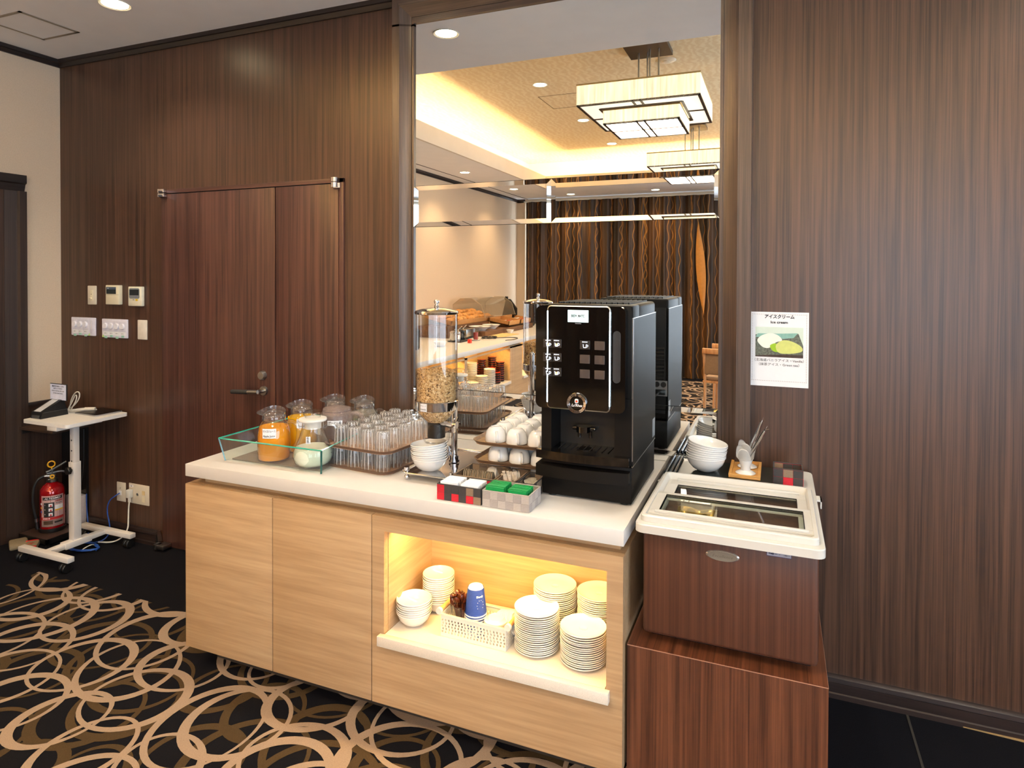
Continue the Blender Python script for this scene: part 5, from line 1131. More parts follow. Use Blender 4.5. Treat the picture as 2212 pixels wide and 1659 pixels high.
for k, (t, s, w) in enumerate((('朝食券のQRコードを', .0100, .105), ('かざして下さい', .0100, .075), ('Please hold the QR code', .0085, .110), ('of the meal ticket', .0085, .085))): text('sign_lettering', t, s, tr_, frame_y(-3.926, -.2378, .950-k*.0135), GREYINK if k > 1 else INK, fitw=w)
wc = E_('white_cable', 'bundled white charging cable behind the ticket reader', 'cable', (-3.920, -.13, .782)); CW = pm('cable_white', (214, 204, 188), .45)
MB().tube([(-3.965, -.145, .80), (-3.955, -.14, .86), (-3.920, -.135, .905), (-3.885, -.135, .90), (-3.885, -.14, .86), (-3.930, -.145, .815), (-3.970, -.15, .795)], .0035, 8).out('loop', CW, wc)
MB().tube([(-3.960, -.16, .79), (-3.942, -.14, .85), (-3.920, -.14, .885), (-3.905, -.14, .88), (-3.905, -.145, .85), (-3.940, -.15, .80)], .0035, 8).out('loop', CW, wc)
for k in range(5): MB().tube([(-3.955, -.17+.006*k, .787+.004*(k % 3)), (-3.900, -.155+.006*k, .796+.005*(k % 2)), (-3.850, -.10+.005*k, .792+.003*k), (-3.820, -.075, .787)], .0038, 6).out('strand', CW, wc)
MB().rod((-3.870, -.115, .797), (-3.820, -.085, .797), .011, 12).out('plug_end', CW, wc); MB().tube([(-3.950, -.19, .785), (-3.880, -.13, .786), (-3.800, -.06, .785), (-3.775, -.045, .785)], .002, 6).out('thin_strand', CW, wc)
tbl = E_('tablet', 'black-screened silver tablet lying on the white rolling table', 'tablet', (-3.770, -.100, .782), math.radians(-3))
MB().prism(rr_poly(.205, .165, .012), .0003, .0065).out('tablet_body', pm('tablet_silver', (176, 176, 180), .3, .8), tbl, world=False); MB().prism(rr_poly(.199, .159, .010), .0065, .0075).out('screen', pm('tablet_glass', (12, 12, 14), .3, spec=.2), tbl, world=False)
# brown wall shelf and glossy panel
wsf = MB().box(-4.240, -3.93, -.268, -.016, .672, .688, bev=.001); o = wsf.out('wall_shelf', wood('shelf_brown', (52, 38, 30), (74, 56, 44), 'x', 50, 1)); tag(o, 'small dark brown shelf in the corner under the white table', 'shelf')
m = MB(); m.box(-4.232, -4.22, -.26, -.02, .645, .672); m.out('shelf_bracket', BLK, o)
gp = MB().box(-4.245, -4.012, -.012, -.001, .03, .655); o = gp.out('dark_panel', pm('panel_gloss', (30, 25, 23), .08, spec=.7)); tag(o, 'glossy dark panel against the wood wall behind the extinguisher', 'panel')
MB().box(-4.012, -4.006, -.016, -.001, .03, .655).out('edge_strip', pm('edge_dark', (16, 14, 13), .4), o)
# ---- extinguisher
es_ = E_('extinguisher_stand', 'low brown steel stand under the red fire extinguisher', 'stand', (-4.10, -.17, 0))
m = MB(); m.box(-4.235, -3.975, -.275, -.075, .040, .046, bev=.001); m.out('plate', pm('stand_brown', (88, 70, 64), .3, .5), es_)
m = MB(); m.box(-4.235, -3.975, -.275, -.270, .012, .042); m.box(-3.981, -3.975, -.275, -.075, .012, .042); m.box(-4.235, -4.229, -.275, -.075, 0, .042); m.box(-3.99, -3.975, -.09, -.075, 0, .042); m.box(-3.99, -3.975, -.275, -.26, 0, .042); m.out('skirt', BLK, es_)
ex = E_('fire_extinguisher', 'red fire extinguisher with black hose and yellow pull ring in the corner', 'fire extinguisher', (-4.105, -.160, .0465))
ex0, ey0, ez0 = -4.105, -.160, .0465; RED = pm('extinguisher_red', (158, 10, 20), .14, .25, var=.03, coat=.8)
MB().lathe([(0, 0), (.068, 0), (.071, .006), (.071, .022), (.066, .024)], (ex0, ey0, ez0), 32).out('base_ring', BLK, ex)
MB().lathe([(.060, .016), (.065, .024), (.065, .232), (.061, .255), (.048, .276), (.030, .290), (.022, .296), (.022, .300)], (ex0, ey0, ez0), 36).out('cylinder', RED, ex)
MB().lathe([(.022, .296), (.030, .297), (.031, .312), (.024, .316), (.018, .318), (0, .318)], (ex0, ey0, ez0), 24, wob=lambda a, z: 1+.03*math.cos(8*a)).out('collar', STEEL, ex)
f = toward(ex0, ey0)
m = MB(); m.box(-.015, .015, -.013, .013, .316, .342, bev=.002); m.out('valve', STEEL, ex, world=False)
def E3(s, z): return (ex0+s*(-math.sin(f)), ey0+s*math.cos(f), ez0+z)
GRY = pm('lever_grey', (92, 96, 100), .35, .5)
m = MB(); m.rod(E3(-.030, .356), E3(.010, .372), .007, 8); m.rod(E3(.005, .370), E3(.072, .408), .006, 8); m.rod(E3(0, .338), E3(0, .370), .007, 8); m.out('top_lever', GRY, ex)
m = MB(); m.tube([E3(-.028, .346), E3(.012, .350), E3(.045, .354), E3(.075, .340)], .0065, 8); m.out('carry_lever', GRY, ex)
YEL = pm('pin_yellow', (226, 170, 24), .4)
c_ = Vector(E3(-.004, .402)); MB().tube([c_+Vector((.019*math.cos(a)*(-math.sin(f)), .019*math.cos(a)*math.cos(f), .019*math.sin(a))) for a in [k*PI/5 for k in range(10)]], .0042, 8, closed=True).out('pull_ring', YEL, ex)
MB().rod(Vector(E3(-.002, .366)), Vector(E3(-.003, .384)), .004, 8).out('ring_stem', YEL, ex)
MB().lathe([(.006, .003), (.013, .003), (.013, 0)], (0, 0, 0), 18, face_to(ex0+.016*math.cos(f), ey0+.016*math.sin(f), ez0+.330, f)).out('gauge', YEL, ex)
MB().rod(E3(-.012, .332), E3(-.040, .334), .0085, 12).out('hose_fitting', STEEL, ex)
MB().tube([E3(-.038, .334), E3(-.075, .320), E3(-.098, .250), E3(-.094, .150), E3(-.080, .078)], .0078, 10).out('hose', pm('hose_black', (24, 26, 27), .5), ex)
MB().rod(E3(-.081, .082), E3(-.079, .062), .0095, 12).out('hose_ring', STEEL, ex); m = MB(); m.rod(E3(-.079, .062), E3(-.074, .018), .0085, 12, r2=.011); m.out('nozzle', BLK, ex)
m = MB(); m.box(ex0-.115, ex0-.080, ey0-.03, ey0+.02, ez0+.004, ez0+.060, bev=.01); m.out('nozzle_clip', BLK, ex)
R_l = .0652
def lab(a, z, w, h, mat, t=.0004, name='label_print'): return curved_label(name, ex, (ex0, ey0), R_l, a, ez0+z, w, h, mat, t=t)
LP = pm('label_silver_pink', (206, 170, 168), .35, .15, var=.05); f0 = f
lab(f0, .150, .124, .150, LP, .0002); lab(f0, .208, .108, .018, INK, .0005)
def ltext(s, a, z, size, mat, fit=None, shear=0): text('label_lettering', s, size, ex, face_to(ex0+(R_l+.0008)*math.cos(a), ey0+(R_l+.0008)*math.sin(a), ez0+z, a), mat, bend=R_l, fitw=fit, bold=.0002, shear=shear)
ltext('ALTESIMO', f0-.02, .208, .0155, PAPER, .086, .35)
lab(f0-.28, .140, .056, .088, pm('panel_dark', (40, 40, 42), .4), .0006)
for k in range(3):
    ltext(str(k+1), f0-.60, .170-.028*k, .009, PAPER); lab(f0-.14, .168-.028*k, .020, .018, PAPER, .0009); lab(f0-.12, .164-.028*k, .008, .012, pm('label_red', (170, 30, 34), .4), .0012)
lab(f0-.98, .176, .011, .011, PAPER, .0006); lab(f0-.98, .152, .011, .011, YEL, .0006); lab(f0-.98, .128, .011, .011, pm('label_blue', (30, 84, 170), .4), .0006)
lab(f0+.55, .150, .046, .030, PAPER, .0006); lab(f0+.55, .135, .046, .008, YEL, .0008); lab(f0, .087, .124, .016, pm('label_red2', (176, 34, 34), .4), .0005); lab(f0, .058, .124, .040, pm('label_grey', (130, 112, 108), .4, var=.3, scale=300), .0005)
lab(f0-.35, .062, .050, .022, pm('label_brown', (70, 50, 34), .5, var=.3, scale=300), .0008); lab(f0+.5, .062, .045, .010, INK, .0008); ltext('ABC粉末消火器', f0+.52, .190, .009, pm('label_red', (170, 30, 34), .4), .042); ltext('蓄圧式', f0+.5, .176, .009, GREYINK, .036); ltext('住宅用 ■', f0-.5, .087, .008, PAPER, .04)
wb = E_('white_box', 'small white box with steel corner clips behind the extinguisher', 'box', (-4.035, -.045, 0)); m = MB(); m.box(-4.115, -4.005, -.075, -.016, .050, .232, bev=.006); m.out('case', pm('box_pinkish_white', (214, 200, 196), .3), wb)
m = MB(); m.box(-4.016, -3.996, -.080, -.060, .215, .237, bev=.003); m.box(-4.016, -3.996, -.080, -.060, .045, .067, bev=.003); m.out('corner_clip', CHROME, wb); m = MB(); m.box(-4.10, -4.02, -.07, -.02, .0, .050); m.out('box_foot', BLK, wb)
sb = E_('sandbag', 'two folded beige cloth pads with red marks beside the extinguisher stand', 'pad', (-4.07, -.36, 0)); CLO = pm('pad_cloth', (138, 126, 104), .9, var=.1, scale=80, bump=.5)
m = MB(); m.box(-.085, .045, -.045, .045, .001, .030, bev=.010, M=T((-4.125, -.340, 0)) @ Matrix.Rotation(-.5, 4, 'Z')); m.out('pad', CLO, sb); m = MB(); m.box(-.06, .06, -.035, .035, .004, .034, bev=.010, M=T((-4.03, -.330, 0)) @ Matrix.Rotation(-.75, 4, 'Z')); m.out('pad', CLO, sb)
m = MB(); RDP = pm('pad_red', (190, 34, 30), .8)
for q, r_ in ((-.056, .008), (.05, .010)): m.box(q-r_, q+r_, -.036, .036, .012, .0355, bev=.004, M=T((-4.03, -.330, 0)) @ Matrix.Rotation(-.75, 4, 'Z'))
m.out('red_band', RDP, sb); text('pad_lettering', '火', .032, sb, T((-4.03, -.330, .0352)) @ Matrix.Rotation(.4, 4, 'Z'), RDP, bold=.0005)
MB().tube([(-4.02, -.02, .64), (-4.018, -.022, .45), (-4.03, -.02, .36), (-4.05, -.03, .25)], .003, 6).out('black_lead', BLK, wb)
# ================================================================== the room behind the camera, seen in the mirror
# ---- lamps
DISC = emis('downlight_glow', (255, 236, 190), 22); RIMW = pm('lamp_rim', (214, 210, 200), .4)
def downlight():
    d = E_('downlight', 'x', 'lamp')
    MB().lathe([(.060, .001), (.072, -.004), (.075, -.001), (.075, .001)], seg=28).out('trim_ring', RIMW, d, world=False)
    MB().lathe([(0, -.0005), (.060, -.0005), (.060, .001)], seg=28).out('glowing_disc', DISC, d, world=False); return d
dls = [(-3.107, -.470, ZC, 'recessed downlight in the low ceiling above the double door', 1), (-1.735, -.515, ZC, 'recessed downlight above the white worktop, reflected at the mirror top', 1), (-.36, -.50, ZC, 'recessed downlight above the ice cream freezer', 1), (1.0, -.50, ZC, 'recessed downlight above the right wood wall', 1), (2.4, -.5, ZC, 'recessed downlight at the far right of the low ceiling', 1),
       (-3.79, -1.6, ZC, 'soffit downlight nearest the rolling table', 1), (-3.79, -3.2, ZC, 'soffit downlight above the near end of the buffet', 1), (-3.79, -4.887, ZC, 'soffit downlight above the buffet, nearer of the two in the mirror', 1), (-3.79, -6.6, ZC, 'soffit downlight above the buffet further of the two in the mirror', 1),
       (-3.142, -7.5, ZC, 'soffit downlight before the curtains, left one', 1), (-1.753, -7.45, ZC, 'soffit downlight before the curtains, right one', 1), (-.3, -7.45, ZC, 'soffit downlight before the curtains, beyond the mirror edge', 1),
       (-2.11, -3.12, ZU, 'raised ceiling downlight nearest the mirror', 1), (-2.11, -4.62, ZU, 'middle downlight beside the lamp in the raised ceiling', 1), (-2.11, -6.04, ZU, 'furthest downlight in the raised ceiling', 1), (.3, -3.12, ZU, 'raised ceiling downlight right of the near lamp', 1), (.3, -6.04, ZU, 'raised ceiling downlight right of the far lamp', 1)]
d0 = None
for x, y, z, lab_, pw in dls:
    if d0 is None: d0 = downlight(); d0.location = (x, y, z); d0['label'] = lab_; d0['group'] = 'recessed downlights'
    else: dup(d0, (x, y, z), 0, lab_, 'recessed downlights')
    ls = bpy.data.lights.new('downlight_beam', 'SPOT'); ls.energy = (34 if y > -1 else 50)*pw; ls.color = (1, .90, .76) if y > -1 else (1, .72, .42); ls.spot_size = math.radians(118); ls.spot_blend = .8; ls.shadow_soft_size = .055
    lo = bpy.data.objects.new('downlight_beam', ls); COL.objects.link(lo); lo.location = (x, y, z-.012)
# ---- chandeliers
SH = emis('shade_glow', (255, 238, 200), .72, (60, 60, 3)); SHB = emis('shade_bottom', (255, 244, 228), .60); SHC = emis('shade_lamp', (255, 240, 218), 30); WB2 = pm('wenge_frame', (58, 38, 22), .4); BRASS = pm('lamp_cap', (212, 186, 132), .4, .3)
def chandelier(x0, y0, lab_):
    c = E_('box_chandelier', lab_, 'chandelier', (x0, y0, 2.79), 0, 'two-tier box chandeliers')
    def tier(h, z0, z1, cross, hole=None):
        m = MB(); m.quad((-h, -h, z0), (h, -h, z0), (h, -h, z1), (-h, -h, z1)); m.quad((h, -h, z0), (h, h, z0), (h, h, z1), (h, -h, z1)); m.quad((h, h, z0), (-h, h, z0), (-h, h, z1), (h, h, z1)); m.quad((-h, h, z0), (-h, -h, z0), (-h, -h, z1), (-h, h, z1)); m.out('shade', SH, c, world=False, smooth=False)
        m = MB()
        if hole: m.box(-h+.02, h-.02, -h+.02, -hole, z0+.004, z0+.006); m.box(-h+.02, h-.02, hole, h-.02, z0+.004, z0+.006); m.box(-h+.02, -hole, -hole, hole, z0+.004, z0+.006); m.box(hole, h-.02, -hole, hole, z0+.004, z0+.006)
        else: m.box(-h+.01, h-.01, -h+.01, h-.01, z0+.004, z0+.006)
        m.out('diffuser', SHB if hole else SHC, c, world=False, smooth=False)
        m = MB(); w = .020
        for a in (-1, 1): m.box(-h, h, a*h-(w if a > 0 else 0), a*h+(0 if a > 0 else w), z0-.001, z0+.010); m.box(a*h-(w if a > 0 else 0), a*h+(0 if a > 0 else w), -h, h, z0-.001, z0+.010)
        for o_ in (-.030, .030):
            for (p, q) in (((-h, -(hole or 0)), ((hole or 0), h)) if hole else ((-h, h),)): m.box(o_-.008, o_+.008, p, q, z0-.002, z0+.008)
        for o_ in (-.008, .008):
            for (p, q) in (((-h, -(hole or 0)), ((hole or 0), h)) if hole else ((-h, h),)): m.box(p, q, o_-.003, o_+.003, z0-.002, z0+.008)
        if hole:
            for a in (-1, 1): m.box(-hole, hole, a*hole-.009, a*hole+.009, z0-.002, z0+.02); m.box(a*hole-.009, a*hole+.009, -hole, hole, z0-.002, z0+.02)
        m.out('bottom_grid', WB2, c, world=False, smooth=False)
        m = MB(); m.box(-h-.002, h+.002, -h-.002, h+.002, z1, z1+.012); m.out('shade_cap', BRASS, c, world=False)
    tier(.455, .115, .270, True, .31); tier(.290, .0, .105, True)
    m = MB()
    for a in (-.08, -.01, .02, .09): m.rod((a, (-.03 if a < 0 else .03), .28), (a, (-.03 if a < 0 else .03), ZU-2.79-.02), .0065, 8)
    m.out('suspension_rod', STEEL, c, world=False); m = MB(); m.box(-.17, .17, -.17, .17, ZU-2.79-.035, ZU-2.79); m.out('canopy', WB2, c, world=False, smooth=False)
    return c
chandelier(-.962, -2.47, 'near two-tier square box chandelier hanging in the raised ceiling'); chandelier(-.962, -5.35, 'far two-tier square box chandelier, further from the mirror')
VR = pm('vent_white', (232, 220, 196), .5)
for i, (x, y, lb) in enumerate(((-.88, -2.85, 'round ceiling vent just behind the near chandelier'), (-1.75, -4.35, 'round ceiling vent left of the near chandelier'), (-.35, -4.3, 'round ceiling vent between the two chandeliers'))):
    v_ = E_('ceiling_vent', lb, 'vent', (x, y, ZU), 0, 'round ceiling vents'); MB().lathe([(.03, -.012), (.075, -.008), (.085, -.001)], (x, y, ZU), 24).out('vent_ring', VR, v_); MB().lathe([(0, -.02), (.03, -.016), (.032, -.004)], (x, y, ZU), 16).out('vent_cone', DARKGAP if i == 2 else VR, v_)
m = MB(); m.box(-2.27, -2.265, -4.0, -3.5, ZU-.002, ZU+.001); m.box(-2.27, -1.75, -4.0, -3.995, ZU-.002, ZU+.001); m.box(-2.27, -1.75, -3.505, -3.5, ZU-.002, ZU+.001); m.out('hatch_outline', pm('gap_brown', (120, 92, 56), .8), bpy.data.objects['ceiling_raised'])

# ---- curtains
def curtain(label, x0, x1, seed):
    rd = random.Random(seed)
    def f_(u, v):
        x = x0+(x1-x0)*u; ph = x*30+1.3*math.sin(x*3.1); d = .045*math.sin(ph)+.018*math.sin(2.3*ph+1)
        return Vector((x, YF+.09+d*(.75+.25*(1-v)), .012+(2.915-.012)*v))
    o = MB().grid(f_, int((x1-x0)*75), 6).out('curtain', CURT, ang=2.5); return tag(o, label, 'curtain', 'curtains on the far wall')
cA = curtain('dark brown curtain with wavy gold lines covering most of the far wall', -4.055, .30, 1)
FOLD = pm('gold_lining', (176, 118, 46), .5, var=.08, scale=30)
MB().grid(lambda u, v: Vector((-1.145+.10*(1-v)*1+(u-.5)*.16*math.sin(PI*min(1, v*1.05))*(.9), YF+.16+.012*math.sin(u*PI), 1.02+1.55*v)), 8, 14).out('lining_fold', FOLD, cA, ang=2)
curtain('gathered dark curtain at the right end of the far windows', 3.3, 3.95, 2)
rl = MB().box(-4.08, 3.95, YF+.02, YF+.13, 2.915, 2.925).out('curtain_rail', WPL); tag(rl, 'white curtain rail along the far wall', 'rail')

# ---- buffet along the left wall
BX = -2.95
bf = E_('buffet_counter', 'long pale oak buffet counter along the cream wall with lit niches', 'counter', (-3.6, -4.4, 0))
YA, YB_ = -7.3, -1.95
m = MB(); m.box(-4.25, BX-.03, YA+.02, YB_-.02, .10, .30); m.box(-4.25, -3.40, YA+.02, YB_-.02, .30, .775)
for a, b in ((YA+.02, -6.35), (-4.86, -4.46), (-3.27, -3.24), (-2.10, YB_-.02)): m.box(-3.42, BX-.03, a, b, .30, .775)
m.out('carcass', OAKY, bf, smooth=False)
m = MB()
for a, b in ((-4.86, -4.61), (-4.607, -4.53), (-4.527, -4.457), (-3.29, -3.23), (YB_-.15, YB_-.02), (YA+.02, -6.35)): m.box(BX-.032, BX-.012, a, b, .10, .765)
m.box(BX-.032, BX-.012, YA+.02, YB_-.02, .748, .765)
for a, b in ((-4.457, -3.29), (-3.23, -2.1), (-6.35, -4.86)): m.box(BX-.032, BX-.012, a, b, .10, .325)
m.out('front_panel', OAKY, bf, smooth=False)
m = MB(); m.box(-4.20, BX-.08, YA+.08, YB_-.08, 0, .10); m.out('plinth', MATS['kick_grey'], bf, smooth=False)
m = MB()
for a, b in ((-4.457, -3.27), (-3.24, -2.12), (-6.33, -4.88)): m.box(-3.40, BX+.005, a, b, .326, .360, bev=.001)
m.out('niche_shelf', SPECK, bf)
MB().box(-4.255, BX, YA, YB_, .79, .84, bev=.002).out('counter_top', STONE, bf)
MB().box(-4.255, -4.235, YA, YB_, .84, .96).out('back_splash', WALT if False else SPECK, bf)
for a, b in ((-4.457, -3.27), (-3.24, -2.12), (-6.33, -4.88)):
    area('niche_light', (-3.02, (a+b)/2, .742), (0, 0.35, 0), .03, abs(b-a)*.9, 7.5*abs(b-a), (1, .62, .18)); MB().box(-3.03, -3.01, a+.05, b-.05, .744, .75).out('light_strip', MATS['strip_glow'], bf)
def cyl_stack(nm, label, cat, grp, x, y, z0, r, n, dz, mat, rimmat=None, bowlp=False):
    pr = None
    for i in range(n):
        if pr is None:
            pr = MB().lathe([(0, 0), (r*.6, 0), (r*.9, dz*.5), (r, dz*1.1), (r*.97, dz*1.15), (r*.9, dz*.8), (0, dz*.75)], seg=22).out(nm, mat) if not rimmat else None
            if rimmat:
                m = MB(); m.lathe([(0, 0), (r*.86, 0), (r*.88, dz*.22), (r, dz*.34), (r, dz*.95)], seg=22); m.mi = 1; m.lathe([(r, dz*.95), (r*.95, dz), (0, dz*.86)], seg=22); pr = m.out(nm, [mat, rimmat])
            o = pr
        else: o = pr.copy(); COL.objects.link(o)
        o.location = (x, y, z0+i*dz); k = n-1-i
        tag(o, label+(', topmost' if k == 0 else f', {ORD[k]} from the top'), cat, grp)
LQ = pm('lacquer_black', (24, 16, 14), .15, coat=.6); LQR = pm('lacquer_red', (176, 44, 22), .2, coat=.5)
for i, (x, y, n) in enumerate(((-3.05, -4.36, 9), (-3.17, -4.39, 11), (-3.10, -4.22, 7), (-3.26, -4.28, 10), (-3.27, -4.10, 9), (-3.03, -4.20, 5))):
    cyl_stack('lacquer_bowl', f'black and red lacquer bowl, {ORD[i]} buffet stack', 'bowl', f'lacquer bowls, {ORD[i]} stack', x, y, .361, .052, n, .026, LQ, LQR)
for i, (x, y, n) in enumerate(((-3.04, -4.03, 10), (-3.22, -3.92, 14), (-3.06, -3.86, 7), (-3.25, -3.74, 10), (-3.06, -3.62, 5), (-3.10, -3.45, 3))):
    cyl_stack('white_dish', f'white dish, {ORD[i]} dish stack in buffet niche', 'dish', f'white dishes, {ORD[i]} stack', x, y, .361, .07, n, .019, CER)
# food and gear on the buffet
rs = MB(); rs.box(-4.22, -3.78, -6.55, -4.40, .841, .985); rs.box(-3.78, -3.45, -6.55, -4.80, .841, .905); o = rs.out('wood_riser', wood('riser_wood', (84, 54, 34), (124, 86, 56), 'y', 30, 2), smooth=False); tag(o, 'stepped dark wood riser along the back of the buffet', 'riser')
bt = E_('bread_tray', 'sloping wooden tray of bread rolls on the buffet riser', 'tray', (-4.0, -5.2, .99)); TR = pm('light_tray_wood', (186, 134, 78), .5, var=.1)
Mt = T((-4.0, -5.15, 1.045)) @ Matrix.Rotation(.24, 4, 'Y')
m = MB(); m.box(-.20, .20, -.70, .60, -.01, 0, M=Mt); m.box(.19, .20, -.7, .6, 0, .05, M=Mt); m.box(-.2, -.19, -.7, .6, 0, .05, M=Mt); m.box(-.2, .2, -.7, -.69, 0, .05, M=Mt); m.box(-.2, .2, .59, .6, 0, .05, M=Mt); m.box(-.2, .2, -.05, -.04, 0, .05, M=Mt); m.out('tray_board', TR, bt, smooth=False)
m = MB(); m.box(-4.15, -3.87, -5.8, -4.6, .985, 1.0); m.out('tray_foot', TR, bt)
BRD = pm('bread_crust', (196, 138, 72), .65, var=.3, scale=25, bump=.3); BRD2 = pm('bread_pale', (222, 178, 116), .65, var=.2, scale=25, bump=.3)
b0 = MB().sphere((0, 0, 0), .05, 14, .7).out('bread_roll', BRD); k = 0
for iy in range(10):
    for ix in range(3):
        o = b0 if k == 0 else b0.copy()
        if k: COL.objects.link(o)
        p_ = Mt @ Vector((-.13+.13*ix+random.uniform(-.01, .01), -.62+.128*iy, .042)); o.location = p_; o.rotation_euler = (0, .24, random.uniform(0, 3)); o.scale = (1, random.uniform(1.0, 1.5), random.uniform(.85, 1.15))
        tag(o, f'bread roll on the sloping tray, {ORD[iy]} row from the window end, {("back", "middle", "front")[ix]}', 'bread', 'bread rolls'); k += 1
rc = E_('roll_top_cover', 'raised clear plastic food cover with black side hinge over the buffet', 'cover', (-4.0, -5.9, 1.05))
CV = thin_glass('cover_plastic', (.86, .84, .80), 1.2, edge=(.7, .68, .62), body=.08, bcol=lin((220, 200, 170)), rough=.05)
prf = [(-4.20, 1.00), (-4.20, 1.22), (-4.08, 1.31), (-3.90, 1.31), (-3.76, 1.22), (-3.70, 1.04)]
m = MB()
for i in range(5): m.quad((prf[i][0], -6.45, prf[i][1]), (prf[i+1][0], -6.45, prf[i+1][1]), (prf[i+1][0], -5.35, prf[i+1][1]), (prf[i][0], -5.35, prf[i][1]))
m.prism(prf, -6.455, -6.45, 'xz'); m.out('cover', CV, rc, smooth=False)
m = MB()
for i in range(5): m.rod((prf[i][0], -5.35, prf[i][1]), (prf[i+1][0], -5.35, prf[i+1][1]), .004, 6); m.rod((prf[i][0], -6.45, prf[i][1]), (prf[i+1][0], -6.45, prf[i+1][1]), .004, 6)
m.out('cover_rim', thin_glass('rim_clear', (.7, .66, .6), 1.0, body=.4, bcol=lin((230, 210, 180))), rc)
m = MB(); m.prism([(-3.92, 1.02), (-3.86, 1.27), (-3.80, 1.27), (-3.69, 1.13), (-3.69, 1.02)], -6.51, -6.46, 'xz'); m.box(-3.88, -3.84, -6.50, -6.465, 1.26, 1.31); m.box(-3.86, -3.72, -6.50, -6.46, .905, 1.03); m.out('hinge_arm', BLK, rc)
for i, (y0, y1, x0, x1) in enumerate(((-6.02, -5.62, -3.775, -3.46), (-6.48, -6.08, -3.775, -3.46))):
    kt = E_('wooden_tray', f'light wood tray of small packets, {("nearer", "further")[i]} of two tilted on the riser step', 'tray', ((x0+x1)/2, (y0+y1)/2, .91)); Mk = T(((x0+x1)/2, (y0+y1)/2, .955)) @ Matrix.Rotation(.16, 4, 'Y'); w, d = (x1-x0)/2, (y1-y0)/2
    m = MB(); m.box(-w, w, -d, d, 0, .01, M=Mk); m.box(-w, -w+.01, -d, d, 0, .06, M=Mk); m.box(w-.01, w, -d, d, 0, .06, M=Mk); m.box(-w, w, -d, -d+.01, 0, .06, M=Mk); m.box(-w, w, d-.01, d, 0, .06, M=Mk); m.out('tray_box', TR, kt, smooth=False)
    m = MB(); m.box(-w, -w+.02, -d, d, -.049, .03, M=T(((x0+x1)/2, (y0+y1)/2, .955))); m.out('tray_wedge', TR, kt)
    pkc = [pm('packet_white', (228, 224, 216), .5), pm('packet_red', (186, 60, 40), .5), pm('packet_dark', (60, 44, 40), .4)]
    for q in range(7):
        z_ = MB(); z_.box(-.035, .035, -.022, .022, 0, .008, bev=.002); oo = z_.out('food_packet', pkc[q % 3]); oo.location = Mk @ Vector((random.uniform(-w*.5, w*.5), -d*.75+q*.052, .016+.009*(q % 2))); oo.rotation_euler = (0, .16, random.uniform(0, 3)); tag(oo, f'small {("white", "red", "dark")[q % 3]} food packet in the {("nearer", "further")[i]} wooden tray', 'packet', f'packets in the {("nearer", "further")[i]} wooden tray')
def fluted(label, x, y, z, r, food):
    d = E_('fluted_dish', label, 'dish', (x, y, z), 0, 'fluted white dishes')
    MB().lathe([(0, 0), (r*.5, 0), (r*.55, .01), (r, .055), (r*.97, .056), (r*.5, .014), (0, .012)], seg=48, wob=lambda a, z_: 1+.03*math.cos(20*a)).out('dish_body', CER, d, world=False)
    MB().grid(lambda u, v: Vector(((u-.5)*r*1.1, (v-.5)*r*1.1, .030+.020*math.cos((u-.5)*3)*math.cos((v-.5)*3)+.008*noise.noise(Vector((u*9, v*9, x))))), 10, 10).out('food', food, d, world=False)
FD = pm('simmered_greens', (84, 66, 34), .6, var=.6, scale=60, bump=.8)
fluted('fluted white dish of greens at the middle of the buffet', -3.60, -5.32, .906, .125, FD); fluted('large fluted white dish on the riser beside the bread', -3.61, -4.98, .906, .15, FD)
sb_ = MB().lathe([(0, 0), (.022, 0), (.03, .008), (.055, .05), (.053, .05), (.028, .012), (0, .010)], (-3.36, -5.42, .841), 24).out('small_bowl', CER); tag(sb_, 'small deep white bowl near the buffet edge', 'bowl')
bd = MB().box(-3.44, -3.20, -5.35, -4.75, .841, .848).out('serving_mat', pm('tan_mat', (214, 178, 118), .6)); tag(bd, 'thin tan serving mat on the buffet', 'mat')
jr = E_('sauce_jar', 'clear jar of red sauce on a white saucer near the buffet edge', 'jar', (-3.36, -4.33, .841)); MB().lathe([(0, .006), (.05, .006), (.065, .018), (.063, .018), (.048, .009), (0, .009)], (-3.36, -4.33, .836), 26).out('saucer', CER, jr)
MB().lathe([(0, .012), (.026, .012), (.030, .02), (.034, .15), (.033, .15)], (-3.36, -4.33, .838), 24).out('jar_wall', GLASS, jr); MB().lathe([(0, .014), (.025, .014), (.030, .10), (0, .10)], (-3.36, -4.33, .838), 22).out('red_sauce', pm('red_sauce', (150, 24, 14), .3), jr)
for i, (x, y) in enumerate(((-3.55, -4.28), (-3.52, -4.10))):
    po_ = E_('soup_pot', f'steel warming pot with ladle on the buffet, {("further", "nearer")[i]} one', 'pot', (x, y, .841)); MB().lathe([(0, 0), (.062, 0), (.066, .01), (.066, .105), (.070, .108), (.068, .115), (.04, .128), (0, .132)], (x, y, .841), 28).out('pot_body', CHROME if i else BLKG, po_); m = MB(); m.sphere((x, y, .98), .010); m.rod((x+.02, y, .96), (x+.11, y+.04, 1.03), .005); m.out('ladle', CHROME, po_)
    m = MB(); m.box(x-.09, x+.12, y-.085, y+.085, .841, .852, bev=.003); m.out('warmer_base', BLK, po_)
th = E_('toaster', 'steel and black appliance between the pots and the fluted dish', 'appliance', (-3.66, -4.62, .841)); m = MB(); m.box(-3.74, -3.56, -4.74, -4.48, .85, .955, bev=.008); m.out('appliance_body', STEEL, th); m = MB(); m.box(-3.75, -3.53, -4.76, -4.46, .841, .852); m.box(-3.70, -3.62, -4.72, -4.50, .955, .960); m.out('appliance_base', BLK, th)
cbm = E_('black_cable', 'coiled black appliance cable lying at the buffet edge', 'cable', (-3.2, -4.5, .841)); rd = random.Random(4)
